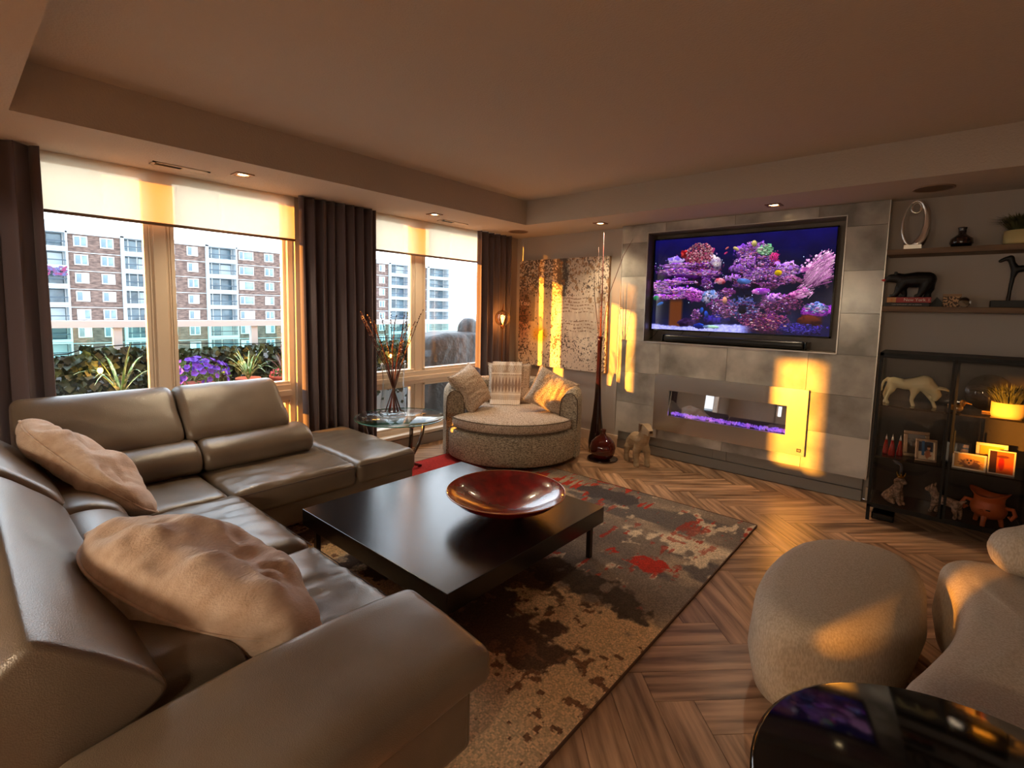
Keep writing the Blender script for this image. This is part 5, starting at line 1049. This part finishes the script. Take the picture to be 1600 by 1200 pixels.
def potg(e, r, h, m=M_tc): return G().lathe([(0,0),(r*.7,0),(r*.92,h-.03),(r,h-.03),(r*1.02,h),(r*.94,h),(r*.9,h-.02),(0,h-.02)], 32).build('pot', m, e, True)
def blades(e, n, L, z0, seed, wdt=.012, m=M_blade, up=.9):
    rr = random.Random(seed)
    for k in range(n):
        a = 2*pi*k/n+rr.uniform(-.3,.3); l_ = L*rr.uniform(.7,1.1); q = rr.uniform(.35,1); V = []; F = []
        for i in range(9):
            t = i/8; r = l_*t*q*.75; z = z0+l_*up*(t*(1.15-q*.9*t)); s_ = wdt*(1-t**2)+.001
            c = Vector((r*cos(a), r*sin(a), z)); sd__ = Vector((-sin(a), cos(a), .0))*s_; V += [c-sd__, c+Vector((0,0,-s_*.4)), c+sd__]
        for i in range(8): F += [(3*i,3*i+1,3*i+4,3*i+3),(3*i+1,3*i+2,3*i+5,3*i+4)]
        obj('leaf', V, F, m, e, True)
pt1 = empty('petunia_pot', (-1.0,-3.52,.62), 'bushy purple petunias in a terracotta pot on the balcony', 'plant'); potg(pt1, .17, .15); stand(pt1, .67)
rr = random.Random(41); g1 = G(); g2 = G()
for _ in range(420):
    a, b = rr.uniform(0,2*pi), rr.uniform(-.25,1.25); R0 = rr.uniform(.12,.27); c = Vector((R0*cos(a)*cos(b)*1.05, R0*sin(a)*cos(b)*1.25, .17+R0*sin(b)*.85)); M = Matrix.Translation(c) @ Matrix.Rotation(rr.uniform(0,6),4,Vector((rr.random(),rr.random(),rr.random())).normalized()) @ Matrix.Scale(rr.uniform(.014,.028),4)
    g1.add([(0,0,-1),(.3,.5,0),(0,0,1),(.3,-.5,0)], [(0,1,2),(0,2,3)], M)
for _ in range(75):
    a, b = rr.uniform(0,2*pi), rr.uniform(.05,1.35); R0 = rr.uniform(.24,.30); d = Vector((cos(a)*cos(b), sin(a)*cos(b)*1.2, sin(b)*.85)); c = Vector((0,0,.17))+d*R0; M = Matrix.Translation(c) @ d.to_track_quat('Z','Y').to_matrix().to_4x4() @ Matrix.Scale(rr.uniform(.028,.04),4)
    g2.add([(0,0,-.4)]+[((1 if k % 2 == 0 else .8)*cos(k*pi/5), (1 if k % 2 == 0 else .8)*sin(k*pi/5), .1) for k in range(10)], [(0,k+1,(k+1) % 10+1) for k in range(10)], M)
g1.build('foliage', mat('petunia_leaf', S(52,84,40), .6, col2=S(92,130,60), nscale=20), pt1, kind='stuff'); g2.build('flowers', mat('petunia_purple', S(66,30,150), .6, col2=S(110,60,200), nscale=20), pt1, kind='stuff', label='purple flowers')
sp1 = empty('spider_plant', (-1.0,-4.08,.60), 'long-bladed green spider plant on the balcony left of the window post', 'plant'); potg(sp1, .12, .14); stand(sp1, .65); blades(sp1, 15, .62, .12, 2, .010)
sp2 = empty('spider_plant', (-1.15,-2.98,.62), 'arching spider plant on the balcony beside the petunias', 'plant'); potg(sp2, .12, .14); stand(sp2, .67); blades(sp2, 26, .46, .12, 5, .008)
cd = empty('cordyline_pot', (-1.2,-2.58,.58), 'dark spiky cordyline with small pink flowers in a terracotta pot', 'plant'); potg(cd, .15, .17); stand(cd, .63); blades(cd, 14, .48, .15, 7, .009, mat('purple_blade', S(92,60,66), .6, col2=S(130,100,90), nscale=20), 1.05)
g1 = G(); g2 = G()
for _ in range(200):
    a, b = rr.uniform(0,2*pi), rr.uniform(-.2,1.3); R0 = rr.uniform(.08,.16); c = Vector((R0*cos(a)*cos(b), R0*sin(a)*cos(b), .17+R0*sin(b)*.6)); M = Matrix.Translation(c) @ Matrix.Rotation(rr.uniform(0,6),4,Vector((rr.random(),rr.random(),rr.random())).normalized()) @ Matrix.Scale(rr.uniform(.012,.022),4)
    (g1 if _ % 4 else g2).add([(0,0,-1),(.3,.7,0),(0,0,1),(.3,-.7,0)], [(0,1,2),(0,2,3)], M)
g1.build('foliage', MATS['petunia_leaf'], cd, kind='stuff'); g2.build('flowers', mat('pink_petal', S(200,90,100), .6), cd, kind='stuff', label='small pink flowers')
pv = empty('flower_box', (-.75,-4.25,.44), 'low terracotta flower box with violet and yellow blooms at the sofa back', 'plant'); V, F = softbox(.2,.75,.16,.02,6); obj('planter', V, F, M_tc, pv, True, loc=(0,0,.08)); stand(pv, .49, .12)
g1 = G(); g2 = G(); g3 = G()
for k_ in range(360):
    c = Vector((rr.uniform(-.09,.09), rr.uniform(-.36,.36), .17+abs(rr.gauss(0,.05)))); M = Matrix.Translation(c) @ Matrix.Rotation(rr.uniform(0,6),4,Vector((rr.random(),rr.random(),rr.random())).normalized()) @ Matrix.Scale(rr.uniform(.016,.028),4)
    (g2 if k_ % 9 == 0 else g3 if k_ % 13 == 0 else g1).add([(0,0,-1),(.3,.7,0),(0,0,1),(.3,-.7,0)], [(0,1,2),(0,2,3)], M)
g1.build('foliage', MATS['petunia_leaf'], pv, kind='stuff'); g2.build('violet_flowers', MATS['petunia_purple'], pv, kind='stuff', label='violet flowers'); g3.build('yellow_flowers', mat('yellow_petal', S(225,200,60), .6), pv, kind='stuff', label='yellow flowers')
# covered barbecue
M_cov = mat('grill_cover_fabric', S(42,42,42), .5, bump=.6, bscale=7, bdist=.05)
gc = empty('covered_barbecue', (-1.05,-.35,-.05), 'dark grey fabric cover draped over a barbecue on the balcony', 'barbecue')
def drape(v):
    f = max(0, (.55-v.z))/1.1; v.x *= 1+.12*f; v.y *= 1+.06*f; v += Vector((.02*noise3(v,4,2),.02*noise3(v,4,5),.012*noise3(v,3,8))); 
    if v.z > .4: v.z -= .16*max(0,(-.1-v.y))**1
    return v
V, F = softbox(.55,.95,1.24,.10,18,drape); obj('cover', V, F, M_cov, gc, True, loc=(0,0,.625))
V, F = softbox(.34,.34,.60,.12,12,lambda v: Vector((v.x*(1-.35*max(0,v.z)/.3)+.02*noise3(v,7,1), v.y*(1-.30*max(0,v.z)/.3)+.02*noise3(v,7,3), v.z))); obj('hood', V, F, M_cov, gc, True, loc=(.02,.46,1.14))

# ------------------------------------------------------------------ buildings far beyond the balcony
K = 2.276; XF = 4.3285-44.3285*K
def by(y): return -5.06+(y+5.06)*K
def bz(z): return 1.55+(z-1.55)*K
M_brick = mat('brick_facade', S(76,62,58), .9, col2=S(118,98,90), nscale=1.3, ndetail=6, contrast=(.35,.65), stretch=(1,1,3)); M_conc = mat('white_concrete', S(176,186,192), .8)
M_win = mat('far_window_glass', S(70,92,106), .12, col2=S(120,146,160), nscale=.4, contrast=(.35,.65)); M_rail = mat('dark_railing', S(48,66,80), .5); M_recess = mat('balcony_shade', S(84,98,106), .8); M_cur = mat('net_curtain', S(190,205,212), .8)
bd = empty('apartment_building', (XF,by(17),0), 'long brick and white concrete apartment block across the street', 'building')
def BB(b): return (b[0]-XF, b[1]-XF, b[2]-by(17), b[3]-by(17), b[4], b[5])
ZT = bz(6.0); ZB = -26
bays = [(-1.6,.61),(3.45,5.4),(8.80,11.08),(20.2,22.4),(25.95,28.6),(31.1,34.27)]
brk = [(-6,-1.6),(.61,3.45),(5.4,8.80),(11.08,20.2),(22.4,25.95),(28.6,31.1)]
fz = [5.89-1.23*i for i in range(10)]
for a, b in brk:
    G().box(*BB((XF-9,XF,by(a),by(b),ZB,bz(5.86)))).build('brick_wall', M_brick, bd)
    box('roof_band', BB((XF-9,XF+.35,by(a),by(b),bz(5.86),bz(6.10))), M_conc, bd)
for f in range(1, 9):
    for a, b in brk: box('floor_band', BB((XF,XF+.12,by(a),by(b),bz(5.89-1.23*f-.02),bz(5.89-1.23*f+.02))), M_conc, bd)
for a, b in bays:
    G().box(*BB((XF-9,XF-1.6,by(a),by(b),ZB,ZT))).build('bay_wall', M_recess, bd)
    box('bay_roof', BB((XF-9,XF+.6,by(a),by(b),bz(5.89),bz(6.27))), M_conc, bd)
    G().box(*BB((XF-1.6,XF+.6,by(a),by(a+.18),ZB,ZT))).box(*BB((XF-1.6,XF+.6,by(b-.10),by(b),ZB,ZT))).build('bay_pier', M_conc, bd)
WN = {}
def win(y0, y1, z0, z1, split=.5, open_=None):
    key = (round(y1-y0,2), round(z1-z0,2), split, open_)
    if key not in WN:
        h, w_ = (bz(z1)-bz(z0)), (by(y1)-by(y0)); t = .13
        fr_ = G().box(0,.12,0,w_,0,t).box(0,.12,0,w_,h-t,h).box(0,.12,0,t,0,h).box(0,.12,w_-t,w_,0,h).box(0,.12,w_*split-t*.6,w_*split+t*.6,0,h).build('window', M_white, bd)
        pa_ = box('pane', (0,.04,t,w_*split-t*.6,t,h-t), M_cur if open_ == 1 else M_win, fr_); pb_ = box('pane', (0,.04,w_*split+t*.6,w_-t,t,h-t), M_cur if open_ == 2 else M_win, fr_)
        WN[key] = fr_; o = fr_
    else: o = copy_tree(WN[key], bd)
    o.location = (.02, by(y0)-by(17), bz(z0))
wins = [(.93,1.66,.5),(2.33,3.07,.5),(6.0,6.74,.5),(7.54,8.28,.5),(11.26,12.42,.32),(13.31,14.07,.5),(14.62,15.35,.5),(16.7,17.5,.5),(18.6,19.3,.5),(23.1,23.85,.5),(24.78,25.48,.5),(28.78,29.3,.5),(30.2,30.8,.5)]
rr = random.Random(3)
for f in range(9):
    zt = 5.757-1.23*f
    for (a, b, s_) in wins: win(a, b, zt-.70, zt, s_, rr.choice([None,None,1,2]))
M_flw = mat('far_flowers', S(120,44,84), .8, col2=S(84,84,130), nscale=1.2, contrast=(.42,.55))
for a, b in bays:
    for f in range(9):
        z1 = 5.89-1.23*f; z0 = z1-.92; 
        box('parapet', BB((XF+.45,XF+.6,by(a+.18),by(b-.1),bz(z0-.31),bz(z0))), M_conc, bd)
        box('balcony_slab', BB((XF-1.6,XF+.45,by(a+.18),by(b-.1),bz(z0-.31),bz(z0-.22))), M_conc, bd)
        if f: box('slab_joint', BB((XF+.6,XF+.63,by(a),by(b),bz(z1+.09),bz(z1+.11))), M_rail, bd)
        box('handrail', BB((XF+.5,XF+.56,by(a+.18),by(b-.1),bz(z0+.30),bz(z0+.37))), M_rail, bd)
        w_ = (b-a-.28)
        g = G()
        for k_, q in enumerate((.0,.22,.52,.97)): g.box(*BB((XF-1.6,XF-1.5,by(a+.18+w_*q),by(a+.18+w_*q+.07),bz(z0-.2),bz(z1))))
        g.build('balcony_door_frame', M_white, bd)
        box('balcony_glass', BB((XF-1.59,XF-1.55,by(a+.25),by(a+.18+w_*.52),bz(z0-.2),bz(z1-.1))), M_win, bd); box('balcony_glass', BB((XF-1.59,XF-1.55,by(a+.25+w_*.54),by(b-.2),bz(z0-.2),bz(z1-.1))), M_cur if rr.random() < .3 else M_win, bd)
g = G()
for _ in range(150):
    y, z = rr.uniform(-1.3,.5), 4.0-1.23+.62+rr.uniform(-.33,.25); c = Vector((.75, by(y)-by(17), bz(z))); s_ = rr.uniform(.1,.2); g.add([(0,0,-1),(.4,1,0),(0,0,1),(.4,-1,0)], [(0,1,2),(0,2,3)], Matrix.Translation(c) @ Matrix.Scale(s_,4))
g.build('balcony_flowers', M_flw, bd, kind='stuff', label='pink and blue flowers on a far balcony')
for y, h in ((-.7,6.75),(1.9,6.27),(12.6,6.3),(15.2,6.3),(25.0,6.4)): box('rooftop_unit', BB((XF-6,XF-3,by(y),by(y+.6 if h < 6.7 else y+1.6),bz(6.05),bz(h))), M_conc, bd)
struct(box('ground_outside', (-1500,-8,-900,1500,-26.6,-26), mat('hazy_ground', S(176,186,188), 1, col2=S(200,208,210), nscale=.02)))  # distance haze is put into the pale ground colour
nb = empty('sun_blocker_tower', (-18,-19,-26), 'unseen pale concrete tower added to keep the sun off the barbecue', 'building'); box('wall', (-30,0,-10,0,0,40), M_conc, nb); nb.location = (-7.15,-16,-26); nb.rotation_euler = (0,0,-math.atan(.43))  # added out of view to shade the barbecue cover and balcony plants
wf = struct(G().box(.12,.15,-9.74,-9.66,.18,.92).box(.55,.60,-9.74,-9.66,.18,.92).box(1.30,1.33,-9.74,-9.66,.18,.92).box(.12,1.33,-9.74,-9.66,.88,.92).box(.12,1.33,-9.74,-9.66,.18,.21).build('window_4', M_frame))
ob = empty('office_block', (-20,-105,-26), 'dark gridded apartment block seen mirrored in the fireplace glass', 'building'); box('wall', (-20,17,-8,0,0,33), mat('slate_facade', S(60,66,76), .8), ob); gg = G()
for i in range(13): gg.box(-20+i*3.08,-20+i*3.08+.35,0,.5,0,33)
for j in range(11): gg.box(-20,17,0,.6,j*3.3,j*3.3+(.35 if j % 3 else .8))
gg.build('facade_grid', M_conc, ob); g2_ = G()
for i in range(12):
    for j in range(10): g2_.box(-20+i*3.08+.9,-20+i*3.08+2.5,0,.1,j*3.3+1,j*3.3+2.7)
g2_.build('window_grid', M_win, ob, kind='stuff')
rr = random.Random(9); M_low = mat('pale_building', S(205,210,214), .9); M_low2 = mat('grey_building', S(168,176,182), .9)  # pale wall colours carry the distance haze
low = []
for k_, (X_, y0, y1, zt, mm, lb) in enumerate(((-150,62,80,-5.5,M_low,'pale low-rise block beyond the end of the brick building'),(-190,92,112,-2.0,M_low2,'grey mid-rise block behind the barbecue cover'),(-230,96,125,-9,M_low,'distant white block nearest the corner curtain'),(-320,118,150,-8,M_low2,'faint grey block on the hazy horizon'),(-120,60,72,-12,M_low,'low white roofs beside the brick building end'))):
    e = empty('city_block', (X_,(y0+y1)/2,-26), lb, 'building', 'city buildings on the horizon'); box('wall', (-12,0,-(y1-y0)/2,(y1-y0)/2,0,zt+26), mm, e)
    for f in range(int((zt+26)//3)): box('window_band', (0,.1,-(y1-y0)/2+1,(y1-y0)/2-1,zt+26-2.4-3*f,zt+26-1.1-3*f), M_win, e)
    box('roof', (-12.3,.3,-(y1-y0)/2-.3,(y1-y0)/2+.3,zt+26,zt+26.5), M_conc, e)

# ------------------------------------------------------------------ unseen pendants added behind the camera as warm fill
M_shade = mat('fill_shade', S(240,220,190), .8, emit=(1,.66,.36,1), estr=2.5)
for i, (x, y, z, lb) in enumerate(((3.0,-7.2,1.95,'unseen pendant added for warm fill, nearest the window wall'),(4.6,-7.4,1.95,'unseen pendant added for warm fill, nearest the right wall'))):
    e = empty('fill_pendant', (x,y,z), lb, 'lamp', 'added fill pendants'); G().lathe([(.06,.22),(.2,.0),(.195,.0),(.055,.21)], 32, None, True).build('shade', M_shade, e, True); G().tube([(0,0,.2),(0,0,2.47-z)], .004, 6).build('cord', M_black, e)
    L_ = bpy.data.lights.new('fill_light','POINT'); lo = bpy.data.objects.new('fill_light', L_); COL.objects.link(lo); lo.parent = e; lo.location = (0,0,-.05); L_.energy = 80; L_.color = (1,.80,.56); L_.shadow_soft_size = .18
